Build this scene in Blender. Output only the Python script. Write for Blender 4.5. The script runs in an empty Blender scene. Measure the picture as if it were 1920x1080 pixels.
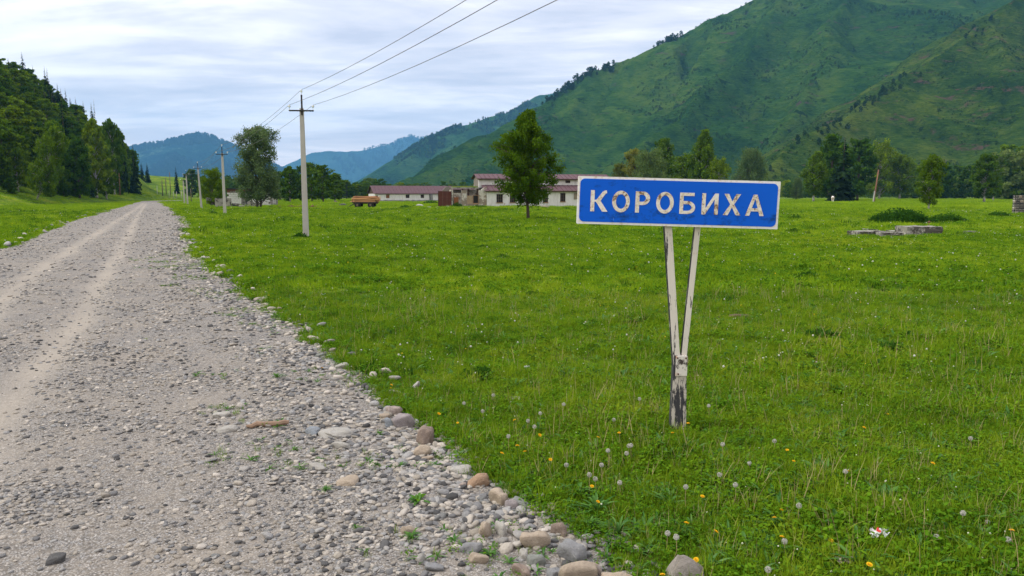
import bpy, bmesh, math, random
import numpy as np
from mathutils import Vector, Matrix

R = math.radians
sc = bpy.context.scene
C = sc.collection

# ------------------------------------------------------------------ camera, world, sun, exposure
CAM_H, FPX, PITCH = 2.3, 1400.0, R(7.165)
cam = bpy.data.objects.new('camera', bpy.data.cameras.new('camera'))
C.objects.link(cam)
cam.location = (0, 0, CAM_H)
cam.rotation_euler = (R(90) - PITCH, 0, 0)
cam.data.sensor_width = 36.0
cam.data.lens = 36.0 * FPX / 1920.0
cam.data.clip_start = 0.1
cam.data.clip_end = 30000
sc.camera = cam

SUN_EL, SUN_ROT = R(46), R(-98)      # from the left
world = bpy.data.worlds.new('World')
sc.world = world
world.use_nodes = True
wn = world.node_tree; wn.nodes.clear()
def W(t, **kw):
    n = wn.nodes.new(t)
    for k, v in kw.items(): setattr(n, k, v)
    return n
out = W('ShaderNodeOutputWorld')
sky = W('ShaderNodeTexSky', sky_type='NISHITA', sun_disc=False, sun_elevation=SUN_EL, sun_rotation=SUN_ROT)
bg_sky = W('ShaderNodeBackground'); bg_sky.inputs['Strength'].default_value = 0.05
wn.links.new(sky.outputs[0], bg_sky.inputs['Color'])
tc = W('ShaderNodeTexCoord')
sep = W('ShaderNodeSeparateXYZ'); wn.links.new(tc.outputs['Generated'], sep.inputs[0])
def WM(op, a, b=None, c=None):
    n = W('ShaderNodeMath', operation=op)
    for i, x in enumerate((a, b, c)):
        if x is None: continue
        if isinstance(x, (int, float)): n.inputs[i].default_value = x
        else: wn.links.new(x, n.inputs[i])
    return n.outputs[0]
zc = WM('MAXIMUM', sep.outputs['Z'], 0.0)
den = WM('ADD', zc, 0.10)
cx = WM('DIVIDE', sep.outputs['X'], den); cy = WM('DIVIDE', sep.outputs['Y'], den)
cmb = W('ShaderNodeCombineXYZ'); wn.links.new(cx, cmb.inputs[0]); wn.links.new(cy, cmb.inputs[1])
def wnoise(scale, detail, rough, dist=0.0, sx=1.0, sy=1.0, loc=(0, 0, 0)):
    m = W('ShaderNodeMapping'); m.inputs['Scale'].default_value = (sx, sy, 1); m.inputs['Location'].default_value = loc
    wn.links.new(cmb.outputs[0], m.inputs[0])
    n = W('ShaderNodeTexNoise')
    n.inputs['Scale'].default_value = scale; n.inputs['Detail'].default_value = detail
    n.inputs['Roughness'].default_value = rough; n.inputs['Distortion'].default_value = dist
    wn.links.new(m.outputs[0], n.inputs['Vector'])
    return n.outputs['Fac']
n1 = wnoise(0.42, 6, 0.55, 0.35, 0.75, 1.0, (1.7, 4.2, 0))
n2 = wnoise(1.5, 7, 0.6, 0.5, 0.5, 1.0, (8.1, 2.4, 0))
n3 = wnoise(5.5, 5, 0.6, 0.6, 0.45, 1.0, (3.1, 7.4, 0))
mixn = WM('ADD', WM('MULTIPLY', n1, 0.52), WM('ADD', WM('MULTIPLY', n2, 0.42), WM('MULTIPLY', n3, 0.12)))
ramp = W('ShaderNodeValToRGB')
e = ramp.color_ramp.elements
e[0].position = 0.44; e[0].color = (0.60, 0.59, 0.66, 1)
e[1].position = 0.625; e[1].color = (1.30, 1.22, 1.18, 1)
k = ramp.color_ramp.elements.new(0.515); k.color = (0.84, 0.80, 0.83, 1)
k = ramp.color_ramp.elements.new(0.56); k.color = (1.08, 1.02, 1.01, 1)
wn.links.new(mixn, ramp.inputs[0])
# an overcast sky grows brighter towards the zenith
lum = WM('MULTIPLY_ADD', zc, 0.55, 0.54)
# thin warm white band of brighter cloud low over the ridges, the same all round
hz = WM('POWER', WM('SUBTRACT', 1.0, zc), 14.0)
hzmix = W('ShaderNodeMixRGB'); hzmix.inputs['Color2'].default_value = (1.85, 1.48, 1.22, 1)
wn.links.new(WM('MULTIPLY', hz, 0.75), hzmix.inputs['Fac']); wn.links.new(ramp.outputs[0], hzmix.inputs['Color1'])
bg_cl = W('ShaderNodeBackground')
wn.links.new(hzmix.outputs[0], bg_cl.inputs['Color']); wn.links.new(lum, bg_cl.inputs['Strength'])
mixs = W('ShaderNodeMixShader'); mixs.inputs[0].default_value = 0.92
wn.links.new(bg_sky.outputs[0], mixs.inputs[1]); wn.links.new(bg_cl.outputs[0], mixs.inputs[2])
wn.links.new(mixs.outputs[0], out.inputs[0])

sun = bpy.data.objects.new('sun', bpy.data.lights.new('sun', 'SUN'))
C.objects.link(sun)
sun.data.energy = 1.5
sun.data.angle = R(11)
sun.data.color = (1.0, 0.96, 0.90)
sdir = Vector((math.sin(SUN_ROT) * math.cos(SUN_EL), math.cos(SUN_ROT) * math.cos(SUN_EL), math.sin(SUN_EL)))
sun.rotation_euler = sdir.to_track_quat('Z', 'Y').to_euler()
sun.location = (0, 0, 60)

sc.view_settings.view_transform = 'Standard'
sc.view_settings.look = 'None'
sc.view_settings.exposure = 1.15
sc.view_settings.gamma = 1.0
sc.view_settings.use_curve_mapping = False
sc.render.engine = 'CYCLES'
sc.cycles.max_bounces = 5
sc.cycles.diffuse_bounces = 3
sc.cycles.glossy_bounces = 2
sc.cycles.transmission_bounces = 2
sc.cycles.transparent_max_bounces = 8
sc.cycles.volume_bounces = 0
sc.cycles.use_denoising = True
sc.cycles.use_adaptive_sampling = False

HAZE_DENSITY = 0.78e-4
HAZE_COLOR = (0.20, 0.56, 1.0, 1)

# ------------------------------------------------------------------ helpers
def ray(u, v):
    x = (u - 960) / FPX; y = (540 - v) / FPX
    return (x, math.cos(PITCH) + y * math.sin(PITCH), -math.sin(PITCH) + y * math.cos(PITCH))
def G(u, v, z=0.0):                      # where a sight line meets height z
    d = ray(u, v); t = (z - CAM_H) / d[2]
    return (d[0] * t, d[1] * t, z)
def D(u, v, Y):                          # the point on a sight line at distance Y
    d = ray(u, v); t = Y / d[1]
    return (d[0] * t, Y, CAM_H + d[2] * t)
def mpp(Y):                              # metres per photo pixel at distance Y
    return Y / FPX * 1.0

def hash2(ix, iy, seed):
    n = (ix.astype(np.int64) * 374761393 + iy.astype(np.int64) * 668265263 + seed * 974634777) & 0xffffffff
    n = ((n ^ (n >> 13)) * 1274126177) & 0xffffffff
    n = n ^ (n >> 16)
    return (n & 0xffff) / 32767.5 - 1.0
def vnoise(x, y, seed=0):
    x = np.asarray(x, float); y = np.asarray(y, float)
    ix = np.floor(x); iy = np.floor(y); fx = x - ix; fy = y - iy
    fx = fx * fx * fx * (fx * (fx * 6 - 15) + 10); fy = fy * fy * fy * (fy * (fy * 6 - 15) + 10)
    a = hash2(ix, iy, seed); b = hash2(ix + 1, iy, seed); c = hash2(ix, iy + 1, seed); d = hash2(ix + 1, iy + 1, seed)
    return (a * (1 - fx) + b * fx) * (1 - fy) + (c * (1 - fx) + d * fx) * fy
def fbm(x, y, octv=4, seed=0, gain=0.5):
    s = 0.0; a = 1.0; t = 0.0; x = np.asarray(x, float); y = np.asarray(y, float)
    for i in range(octv):
        s = s + a * vnoise(x, y, seed + i * 17); t += a; a *= gain
        x = x * 2.03 + 5.3; y = y * 2.03 + 1.7
    return s / t
def sstep(a, b, x):
    t = np.clip((np.asarray(x, float) - a) / (b - a), 0, 1)
    return t * t * (3 - 2 * t)

def fast_mesh(name, V, F, mats=(), smooth=False, midx=None):
    """V (n,3); F (m,3) or (m,4) array, or list of tuples"""
    me = bpy.data.meshes.new(name)
    V = np.asarray(V, np.float32)
    if isinstance(F, np.ndarray):
        m, k = F.shape
        me.vertices.add(len(V)); me.vertices.foreach_set('co', V.ravel())
        me.loops.add(m * k); me.loops.foreach_set('vertex_index', F.astype(np.int32).ravel())
        me.polygons.add(m)
        me.polygons.foreach_set('loop_start', np.arange(0, m * k, k, dtype=np.int32))
        me.polygons.foreach_set('loop_total', np.full(m, k, np.int32))
        me.update(calc_edges=True)
    else:
        me.from_pydata([tuple(map(float, v)) for v in V], [], F)
    for mt in mats: me.materials.append(mt)
    if midx is not None: me.polygons.foreach_set('material_index', np.asarray(midx, np.int32))
    if smooth: me.polygons.foreach_set('use_smooth', np.ones(len(me.polygons), bool))
    me.update()
    return me
def link(name, me, parent=None, loc=(0, 0, 0), rot=(0, 0, 0), scale=(1, 1, 1)):
    o = bpy.data.objects.new(name, me); C.objects.link(o)
    o.location = loc; o.rotation_euler = rot; o.scale = scale
    if parent is not None: o.parent = parent
    return o
def thing(name, label, cat, loc=(0, 0, 0), rotz=0.0, group=None, me=None, rot=None, scale=(1, 1, 1)):
    o = link(name, me, None, loc, rot or (0, 0, rotz), scale)
    o['label'] = label; o['category'] = cat
    if group: o['group'] = group
    return o
def kind(o, k): o['kind'] = k; return o
def copy_tree(root, loc, rotz=0.0, scale=(1, 1, 1), label=None, group=None, cat=None, name=None):
    def cp(o, parent):
        c = o.copy(); C.objects.link(c)
        c.parent = parent
        for ch in o.children: cp(ch, c)
        return c
    r = cp(root, None)
    r.location = loc; r.rotation_euler = (0, 0, rotz); r.scale = scale
    if name: r.name = name
    if label: r['label'] = label
    if group: r['group'] = group
    elif 'group' in r: del r['group']
    if cat: r['category'] = cat
    return r
def remove_tree(root):
    for ch in list(root.children): remove_tree(ch)
    bpy.data.objects.remove(root)

class MB:                                # collects boxes, tubes and loose faces into one mesh
    def __init__(s): s.v = []; s.f = []
    def box(s, x0, x1, y0, y1, z0, z1, M=None):
        b = len(s.v)
        for z in (z0, z1):
            for (x, y) in ((x0, y0), (x1, y0), (x1, y1), (x0, y1)):
                p = Vector((x, y, z)); s.v.append(tuple(M @ p) if M else tuple(p))
        s.f += [tuple(b + i for i in q) for q in ((0, 3, 2, 1), (4, 5, 6, 7), (0, 1, 5, 4), (1, 2, 6, 5), (2, 3, 7, 6), (3, 0, 4, 7))]
    def hexa(s, pts):                    # eight corners, bottom ring then top ring
        b = len(s.v); s.v += [tuple(p) for p in pts]
        s.f += [tuple(b + i for i in q) for q in ((0, 3, 2, 1), (4, 5, 6, 7), (0, 1, 5, 4), (1, 2, 6, 5), (2, 3, 7, 6), (3, 0, 4, 7))]
    def tube(s, pts, rad, n=8, cap=True):
        b = len(s.v); P = [Vector(p) for p in pts]
        if not hasattr(rad, '__len__'): rad = [rad] * len(P)
        for i, p in enumerate(P):
            t = (P[min(i + 1, len(P) - 1)] - P[max(i - 1, 0)]).normalized()
            a = t.cross(Vector((0, 0, 1)) if abs(t.z) < 0.9 else Vector((1, 0, 0))).normalized(); c = t.cross(a)
            for j in range(n):
                th = 2 * math.pi * j / n
                s.v.append(tuple(p + rad[i] * (math.cos(th) * a + math.sin(th) * c)))
        for i in range(len(P) - 1):
            for j in range(n):
                j2 = (j + 1) % n
                s.f.append((b + i * n + j, b + i * n + j2, b + (i + 1) * n + j2, b + (i + 1) * n + j))
        if cap:
            s.f.append(tuple(b + j for j in range(n))[::-1]); s.f.append(tuple(b + (len(P) - 1) * n + j for j in range(n)))
    def face(s, pts):
        b = len(s.v); s.v += [tuple(p) for p in pts]; s.f.append(tuple(range(b, b + len(pts))))
    def prism(s, prof, y0, y1):          # profile in xz drawn out along y
        n = len(prof); b = len(s.v)
        s.v += [(x, y0, z) for x, z in prof] + [(x, y1, z) for x, z in prof]
        s.f.append(tuple(b + i for i in range(n))); s.f.append(tuple(b + n + i for i in reversed(range(n))))
        for i in range(n):
            j = (i + 1) % n; s.f.append((b + i, b + n + i, b + n + j, b + j))
    def mesh(s, name, mat, smooth=False):
        me = bpy.data.meshes.new(name); me.from_pydata(s.v, [], s.f)
        bm = bmesh.new(); bm.from_mesh(me); bmesh.ops.recalc_face_normals(bm, faces=bm.faces); bm.to_mesh(me); bm.free()
        if mat: me.materials.append(mat)
        if smooth:
            for p in me.polygons: p.use_smooth = True
        return me
    def build(s, name, mat, parent=None, smooth=False, loc=(0, 0, 0), rot=(0, 0, 0)):
        return link(name, s.mesh(name, mat, smooth), parent, loc, rot)

# ------------------------------------------------------------------ materials
class NT:
    def __init__(s, name):
        s.m = bpy.data.materials.new(name); s.m.use_nodes = True; s.t = s.m.node_tree; s.t.nodes.clear()
        s.out = s.n('ShaderNodeOutputMaterial')
    def n(s, t, **kw):
        x = s.t.nodes.new(t)
        for k, v in kw.items(): setattr(x, k, v)
        return x
    def set(s, sock, v):
        if isinstance(v, bpy.types.NodeSocket): s.t.links.new(v, sock)
        elif isinstance(v, (tuple, list)) and len(v) == 3 and sock.type == 'RGBA': sock.default_value = (*v, 1)
        else: sock.default_value = v
    def math(s, op, a, b=0.0, c=0.0):
        x = s.n('ShaderNodeMath', operation=op)
        for i, v in enumerate((a, b, c)): s.set(x.inputs[i], v)
        return x.outputs[0]
    def obj(s): return s.n('ShaderNodeTexCoord').outputs['Object']
    def pos(s): return s.n('ShaderNodeNewGeometry').outputs['Position']
    def map(s, vec, scale=(1, 1, 1), loc=(0, 0, 0), rot=(0, 0, 0)):
        x = s.n('ShaderNodeMapping'); s.set(x.inputs[0], vec)
        x.inputs['Scale'].default_value = scale; x.inputs['Location'].default_value = loc; x.inputs['Rotation'].default_value = rot
        return x.outputs[0]
    def noise(s, vec, scale, detail=4, rough=0.55, dist=0.0, col=False):
        x = s.n('ShaderNodeTexNoise'); s.set(x.inputs['Vector'], vec)
        x.inputs['Scale'].default_value = scale; x.inputs['Detail'].default_value = detail
        x.inputs['Roughness'].default_value = rough; x.inputs['Distortion'].default_value = dist
        return x.outputs['Color' if col else 'Fac']
    def voro(s, vec, scale, out='Distance', rand=1.0, feature='F1'):
        x = s.n('ShaderNodeTexVoronoi', feature=feature); s.set(x.inputs['Vector'], vec)
        x.inputs['Scale'].default_value = scale; x.inputs['Randomness'].default_value = rand
        return x.outputs[out]
    def ramp(s, fac, stops, interp='LINEAR'):
        x = s.n('ShaderNodeValToRGB'); s.set(x.inputs[0], fac); cr = x.color_ramp; cr.interpolation = interp
        cr.elements[0].position = stops[0][0]; cr.elements[1].position = stops[-1][0]
        for p, c in stops[1:-1]: cr.elements.new(p)
        for e, (p, c) in zip(cr.elements, stops):
            e.position = p; e.color = (c, c, c, 1) if isinstance(c, (int, float)) else (*c, 1)
        return x.outputs[0]
    def mix(s, fac, a, b, blend='MIX'):
        x = s.n('ShaderNodeMixRGB', blend_type=blend); s.set(x.inputs[0], fac); s.set(x.inputs[1], a); s.set(x.inputs[2], b)
        return x.outputs[0]
    def bump(s, h, strength=0.3, dist=0.02):
        x = s.n('ShaderNodeBump'); s.set(x.inputs['Height'], h)
        x.inputs['Strength'].default_value = strength; x.inputs['Distance'].default_value = dist
        return x.outputs[0]
    def pbr(s, col, rough=0.9, normal=None, metal=0.0, spec=0.3):
        x = s.n('ShaderNodeBsdfPrincipled'); s.set(x.inputs['Base Color'], col); s.set(x.inputs['Roughness'], rough)
        s.set(x.inputs['Metallic'], metal); s.set(x.inputs['Specular IOR Level'], spec)
        if normal is not None: s.set(x.inputs['Normal'], normal)
        s.t.links.new(x.outputs[0], s.out.inputs['Surface']); return s.m
    def leaf(s, col, trans=0.35, tcol=None, gloss=0.0):
        d = s.n('ShaderNodeBsdfDiffuse'); s.set(d.inputs[0], col)
        t = s.n('ShaderNodeBsdfTranslucent'); s.set(t.inputs[0], tcol if tcol is not None else col)
        m = s.n('ShaderNodeMixShader'); m.inputs[0].default_value = trans
        s.t.links.new(d.outputs[0], m.inputs[1]); s.t.links.new(t.outputs[0], m.inputs[2])
        if gloss:
            g = s.n('ShaderNodeBsdfGlossy'); g.inputs['Roughness'].default_value = 0.45
            g.inputs[0].default_value = (0.9, 0.95, 0.9, 1)
            m2 = s.n('ShaderNodeMixShader'); m2.inputs[0].default_value = gloss
            s.t.links.new(m.outputs[0], m2.inputs[1]); s.t.links.new(g.outputs[0], m2.inputs[2]); m = m2
        s.t.links.new(m.outputs[0], s.out.inputs['Surface']); return s.m
    def objrand(s): return s.n('ShaderNodeObjectInfo').outputs['Random']
    def island(s): return s.n('ShaderNodeNewGeometry').outputs['Random Per Island']
    def attr(s, name): return s.n('ShaderNodeAttribute', attribute_name=name).outputs['Fac']

def plain(name, col, rough=0.85, var=0.25, scale=6.0, metal=0.0):
    t = NT(name); f = t.noise(t.obj(), scale, 5, 0.6)
    c = t.mix(f, tuple(x * (1 - var) for x in col), tuple(min(1, x * (1 + var)) for x in col))
    return t.pbr(c, rough, t.bump(f, 0.2, 0.01), metal)

# meadow colour shared by the soil sheet and by the blades, so that the far sheet carries on the near blades
def meadow_col(t, bright=1.0):
    p = t.pos()
    a = t.noise(p, 0.09, 4, 0.6); b = t.noise(p, 0.75, 5, 0.7); c = t.noise(t.map(p, (1, 1, 0.2)), 3.0, 3, 0.6)
    f = t.math('ADD', t.math('MULTIPLY', a, 0.45), t.math('ADD', t.math('MULTIPLY', b, 0.40), t.math('MULTIPLY', c, 0.15)))
    k = bright
    return t.ramp(f, [(0.41, (0.026 * k, 0.075 * k, 0.004 * k)), (0.475, (0.075 * k, 0.155 * k, 0.006 * k)), (0.53, (0.135 * k, 0.218 * k, 0.008 * k)), (0.60, (0.245 * k, 0.278 * k, 0.022 * k))])

def grass_mat(name, bright, hue=0.0, dry=0.0):
    t = NT(name); base = meadow_col(t, bright)
    r = t.objrand(); i = t.island()
    c = t.mix(t.math('MULTIPLY', r, 0.45), base, (0.050 * bright, 0.150 * bright, 0.008))
    c = t.mix(t.math('MULTIPLY', i, 0.55), c, (0.20 * bright, 0.25 * bright, 0.02))
    if dry: c = t.mix(t.ramp(i, [(1 - dry - 0.01, 0.0), (1 - dry, 1.0)]), c, (0.36, 0.29, 0.14))
    tc = t.mix(0.5, c, (0.17 * bright, 0.27 * bright, 0.008))
    return t.leaf(c, 0.34, tc)

M = {}
M['grass_near'] = grass_mat('grass_near', 1.28, dry=0.03)
M['grass_mid'] = grass_mat('grass_mid', 1.5, dry=0.02)
M['grass_far'] = grass_mat('grass_far', 1.55)
t = NT('clover'); r = t.objrand(); i = t.island()
c = t.mix(i, (0.030, 0.105, 0.006), (0.115, 0.235, 0.014)); c = t.mix(t.math('MULTIPLY', r, 0.5), c, meadow_col(t, 1.2))
M['clover'] = t.leaf(c, 0.3)
t = NT('broad_leaf'); i = t.island()
M['broad_leaf'] = t.leaf(t.mix(i, (0.035, 0.12, 0.014), (0.10, 0.22, 0.035)), 0.3, None, 0.015)
t = NT('dry_stalk'); i = t.island()
M['dry_stalk'] = t.leaf(t.mix(i, (0.22, 0.16, 0.06), (0.46, 0.38, 0.20)), 0.2)
t = NT('ground'); p = t.pos()
g = meadow_col(t, 1.0); s_ = t.noise(p, 7, 6, 0.7)
c = t.mix(t.ramp(s_, [(0.42, 0.0), (0.62, 0.75)]), g, (0.045, 0.055, 0.012))
c = t.mix(t.ramp(t.noise(p, 1.3, 6, 0.7), [(0.66, 0.0), (0.74, 0.7)]), c, (0.12, 0.095, 0.05))
M['ground'] = t.pbr(c, 1.0, t.bump(t.noise(p, 9, 8, 0.75), 0.8, 0.06), spec=0.05)

t = NT('gravel_road'); p = t.obj()
vc = t.voro(p, 34, 'Color'); vd = t.voro(p, 34); vc2 = t.voro(p, 75, 'Color'); vd2 = t.voro(p, 75)
sp = t.n('ShaderNodeSeparateColor'); t.set(sp.inputs[0], vc); sp2 = t.n('ShaderNodeSeparateColor'); t.set(sp2.inputs[0], vc2)
pal = [(0.0, (0.09, 0.088, 0.086)), (0.3, (0.21, 0.207, 0.20)), (0.55, (0.31, 0.29, 0.265)), (0.8, (0.26, 0.265, 0.27)), (1.0, (0.46, 0.43, 0.39))]
stones = t.mix(t.ramp(vd2, [(0.35, 0.0), (0.6, 0.85)]), t.mix(t.ramp(sp.outputs[1], [(0.55, 0.0), (0.56, 1.0)]), t.ramp(sp2.outputs[0], pal), t.ramp(sp.outputs[0], pal)), (0.07, 0.062, 0.052))  # gaps between the chips darkened in the colour, as crevice shade
sand = t.mix(t.noise(p, 14, 6, 0.7), (0.165, 0.140, 0.110), (0.37, 0.325, 0.265))
big = t.noise(p, 0.8, 5, 0.65)
trk = t.attr('track')
f = t.ramp(t.math('ADD', t.math('MULTIPLY', t.noise(p, 22, 4, 0.7), 0.5), t.math('MULTIPLY', big, 0.5)), [(0.42, 0.05), (0.62, 0.72)])
f = t.math('MAXIMUM', f, t.math('MULTIPLY', trk, 0.92))
c = t.mix(f, stones, sand)
c = t.mix(t.math('MULTIPLY', trk, 0.34), c, (0.40, 0.36, 0.30))
c = t.mix(t.ramp(t.math('ADD', vd, t.math('MULTIPLY', trk, 0.5)), [(0.0, 0.0), (0.012, 0.0), (0.02, 1.0)]), c, c)
hgt = t.math('ADD', t.math('MULTIPLY', t.ramp(vd, [(0.0, 1.0), (0.02, 0.0)]), 0.6), t.math('MULTIPLY', t.noise(p, 60, 4, 0.7), 0.5))
M['road'] = t.pbr(c, 0.95, t.bump(hgt, 0.55, 0.02), spec=0.15)

def stone_mat(name, stops, speck=0.35, rough=0.85):
    t = NT(name); p = t.obj(); r = t.objrand()
    c = t.ramp(r, stops)
    n = t.noise(p, 3.0, 6, 0.65); sp = t.noise(p, 19, 5, 0.75)
    c = t.mix(t.math('MULTIPLY', n, 0.9), c, t.mix(1.0, c, (0.42, 0.40, 0.37), 'MULTIPLY'))
    c = t.mix(t.ramp(sp, [(0.55, 0.0), (0.68, speck)]), c, (0.13, 0.115, 0.10))
    c = t.mix(t.ramp(sp, [(0.30, speck), (0.42, 0.0)]), c, (0.62, 0.58, 0.52))
    return t.pbr(c, rough, t.bump(t.math('ADD', n, t.math('MULTIPLY', sp, 0.35)), 0.5, 0.06), spec=0.25)
M['pebble'] = stone_mat('pebble', [(0.0, (0.055, 0.055, 0.055)), (0.12, (0.14, 0.14, 0.14)), (0.28, (0.25, 0.25, 0.25)), (0.44, (0.42, 0.415, 0.40)), (0.58, (0.34, 0.305, 0.255)), (0.74, (0.50, 0.455, 0.385)), (0.88, (0.62, 0.57, 0.50)), (1.0, (0.20, 0.205, 0.20))], 0.2)
for nm, col in dict(tan=(0.43, 0.355, 0.27), grey=(0.27, 0.275, 0.28), green_grey=(0.25, 0.265, 0.24), speckled=(0.33, 0.30, 0.265), brown=(0.27, 0.21, 0.17), orange=(0.40, 0.27, 0.175),
                    pale=(0.43, 0.415, 0.375), pink=(0.42, 0.35, 0.305), dark=(0.10, 0.10, 0.10), blue_grey=(0.27, 0.30, 0.33), purple_grey=(0.33, 0.295, 0.29)).items():
    M['stone_' + nm] = stone_mat('stone_' + nm, [(0.0, tuple(x * 0.92 for x in col)), (1.0, tuple(min(1, x * 1.06) for x in col))], 0.45)

def leaf_mat(name, dark, light, trans=0.4):
    t = NT(name); i = t.island(); a = t.attr('tone'); r = t.objrand()
    f = t.math('ADD', t.math('MULTIPLY', a, 0.62), t.math('MULTIPLY', i, 0.38))
    c = t.mix(f, dark, light)
    c = t.mix(1.0, c, t.ramp(r, [(0.0, (0.62, 0.74, 0.75)), (0.5, (0.95, 0.98, 0.9)), (1.0, (1.35, 1.22, 1.0))]), 'MULTIPLY')
    return t.leaf(c, trans)
M['birch_leaf'] = leaf_mat('birch_leaf', (0.020, 0.062, 0.004), (0.110, 0.200, 0.012))
M['wood_leaf'] = leaf_mat('wood_leaf', (0.030, 0.080, 0.004), (0.18, 0.275, 0.014))
M['lime_leaf'] = leaf_mat('lime_leaf', (0.06, 0.12, 0.004), (0.22, 0.31, 0.010))
M['willow_leaf'] = leaf_mat('willow_leaf', (0.055, 0.10, 0.028), (0.18, 0.25, 0.080))
M['poplar_leaf'] = leaf_mat('poplar_leaf', (0.07, 0.115, 0.036), (0.29, 0.35, 0.13))
M['dark_leaf'] = leaf_mat('dark_leaf', (0.020, 0.062, 0.005), (0.115, 0.205, 0.014))
M['spruce_leaf'] = leaf_mat('spruce_leaf', (0.008, 0.022, 0.008), (0.032, 0.06, 0.018), 0.1)
M['yellow_leaf'] = leaf_mat('yellow_leaf', (0.07, 0.10, 0.015), (0.20, 0.21, 0.04))
M['nettle_leaf'] = leaf_mat('nettle_leaf', (0.020, 0.07, 0.008), (0.07, 0.16, 0.018))
t = NT('birch_bark'); p = t.obj(); f = t.noise(t.map(p, (1.5, 1.5, 5)), 2.2, 5, 0.7)
M['birch_bark'] = t.pbr(t.ramp(f, [(0.42, (0.05, 0.045, 0.04)), (0.52, (0.42, 0.40, 0.37)), (0.7, (0.58, 0.56, 0.52))]), 0.9)
M['bark'] = plain('bark', (0.075, 0.055, 0.042), 0.95, 0.5, 8)
M['wood_pole'] = plain('wood_pole', (0.13, 0.095, 0.07), 0.95, 0.4, 5)
M['red_wood_pole'] = plain('red_wood_pole', (0.20, 0.10, 0.06), 0.95, 0.4, 5)
M['concrete'] = plain('concrete', (0.39, 0.375, 0.34), 0.9, 0.16, 3)
M['black_metal'] = plain('black_metal', (0.018, 0.018, 0.02), 0.6, 0.3, 8, 0.0)
M['insulator'] = plain('insulator', (0.62, 0.66, 0.64), 0.3, 0.1, 8)
M['wire'] = plain('wire', (0.12, 0.12, 0.125), 0.6, 0.1, 3)
# ------------------------------------------------------------------ terrain
rng = np.random.default_rng(7)
# road edges as the photograph shows them, turned into ground positions
RE_px = [(1180, 1080), (1100, 1010), (1000, 955), (930, 925), (870, 870), (800, 810), (740, 765), (680, 715), (600, 652), (540, 606), (470, 556), (400, 512), (362, 480), (352, 450), (350, 425), (336, 402), (322, 390), (300, 378)]
LE_px = [(0, 470), (100, 430), (150, 412), (200, 395), (235, 385), (262, 377)]
RE = [G(*q)[:2] for q in RE_px]; LE = [G(*q)[:2] for q in LE_px]
RE = [(3.2, -9.0), (1.6, 1.0)] + RE + [(-116, 275), (-121, 300), (-131, 360), (-120, 420), (-90, 470)]
sl = (LE[1][0] - LE[0][0]) / (LE[1][1] - LE[0][1])
LE = [(LE[0][0] + sl * (-9 - LE[0][1]), -9.0)] + LE + [(-127, 290), (-137, 360), (-128, 424), (-96, 478)]
REx, REy = np.array(RE).T; LEx, LEy = np.array(LE).T
def edge_wob(y, s): return 0.16 * vnoise(y * 1.1, y * 0 + s, 91) + 0.10 * vnoise(y * 3.7, y * 0 + s, 92) + np.clip(y * 0.010, 0, 0.6) * vnoise(y * 0.23, y * 0 + s, 93)
def XR(y): return np.interp(y, REy, REx) + edge_wob(np.asarray(y, float), 1.5)
def XL(y): return np.interp(y, LEy, LEx) + edge_wob(np.asarray(y, float), 7.5)
def road_d(x, y):                        # > 0 inside the road, metres from the nearer edge
    x = np.asarray(x, float); y = np.asarray(y, float)
    d = np.minimum(x - XL(y), XR(y) - x) * 0.88
    return np.where(y > 470, -5, d)
T1 = np.array([G(*q)[:2] for q in [(0, 562), (60, 515), (120, 475), (180, 438), (230, 408), (258, 390), (270, 380)]])
T2 = np.array([G(*q)[:2] for q in [(-60, 860), (0, 765), (100, 655), (170, 560), (215, 485), (245, 430), (262, 398), (274, 382)]])
def track(x, y):
    o = 0
    for T, w in ((T1, 0.42), (T2, 0.34)):
        sl_ = (T[1][0] - T[0][0]) / (T[1][1] - T[0][1])
        tx = np.where(y < T[0][1], T[0][0] + sl_ * (y - T[0][1]), np.interp(y, T[:, 1], T[:, 0]))
        o = np.maximum(o, np.exp(-((x - tx + 0.1 * vnoise(y * 0.6, y * 0, 5)) / w) ** 2))
    return o * (0.72 + 0.28 * vnoise(x * 1.3, y * 0.5, 8))
FA, FB = np.array((-92.0, 135.0)), np.array((-150.0, 330.0))     # foot of the wooded hill on the left
fdir = (FB - FA) / np.linalg.norm(FB - FA); fnor = np.array((-fdir[1], fdir[0]))
def hill_d(x, y): return (np.asarray(x) - FA[0]) * fnor[0] + (np.asarray(y) - FA[1]) * fnor[1] + 2.5 * vnoise(np.asarray(y) / 26.0, np.asarray(x) * 0, 31)
def h(x, y):
    x = np.asarray(x, float); y = np.asarray(y, float)
    rd = road_d(x, y)
    off = sstep(0.3, -1.0, rd)
    micro = off * (0.045 * fbm(x / 1.3, y / 1.3, 3, 3) + 0.09 * fbm(x / 6.0, y / 6.0, 2, 11) + 0.02)
    micro = micro - 0.12 * sstep(-0.10, 0.35, rd)
    z = micro + 0.35 * sstep(15, 80, np.hypot(x, y)) * off * fbm(x / 40.0, y / 40.0, 2, 21)
    d = hill_d(x, y)
    far = sstep(430, 350, y)
    hill = 0.27 * np.clip(d, 0, 16) * sstep(0, 6, d) + 0.92 * np.clip(d - 13, 0, 75) * sstep(10, 24, d) + 0.35 * np.clip(d - 88, 0, 200)
    z = z + hill * far
    z = z + 15.5 * sstep(-142, -262, x) * sstep(385, 520, y)
    z = z + 0.75 * np.exp(-(((x + 101) / 8) ** 2 + ((y - 262) / 22) ** 2)) * off
    z = z + 0.5 * np.exp(-(((x - 30) / 4.6) ** 2 + ((y - 62.0) / 2.5) ** 2))          # mound under the nettles
    return z

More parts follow.
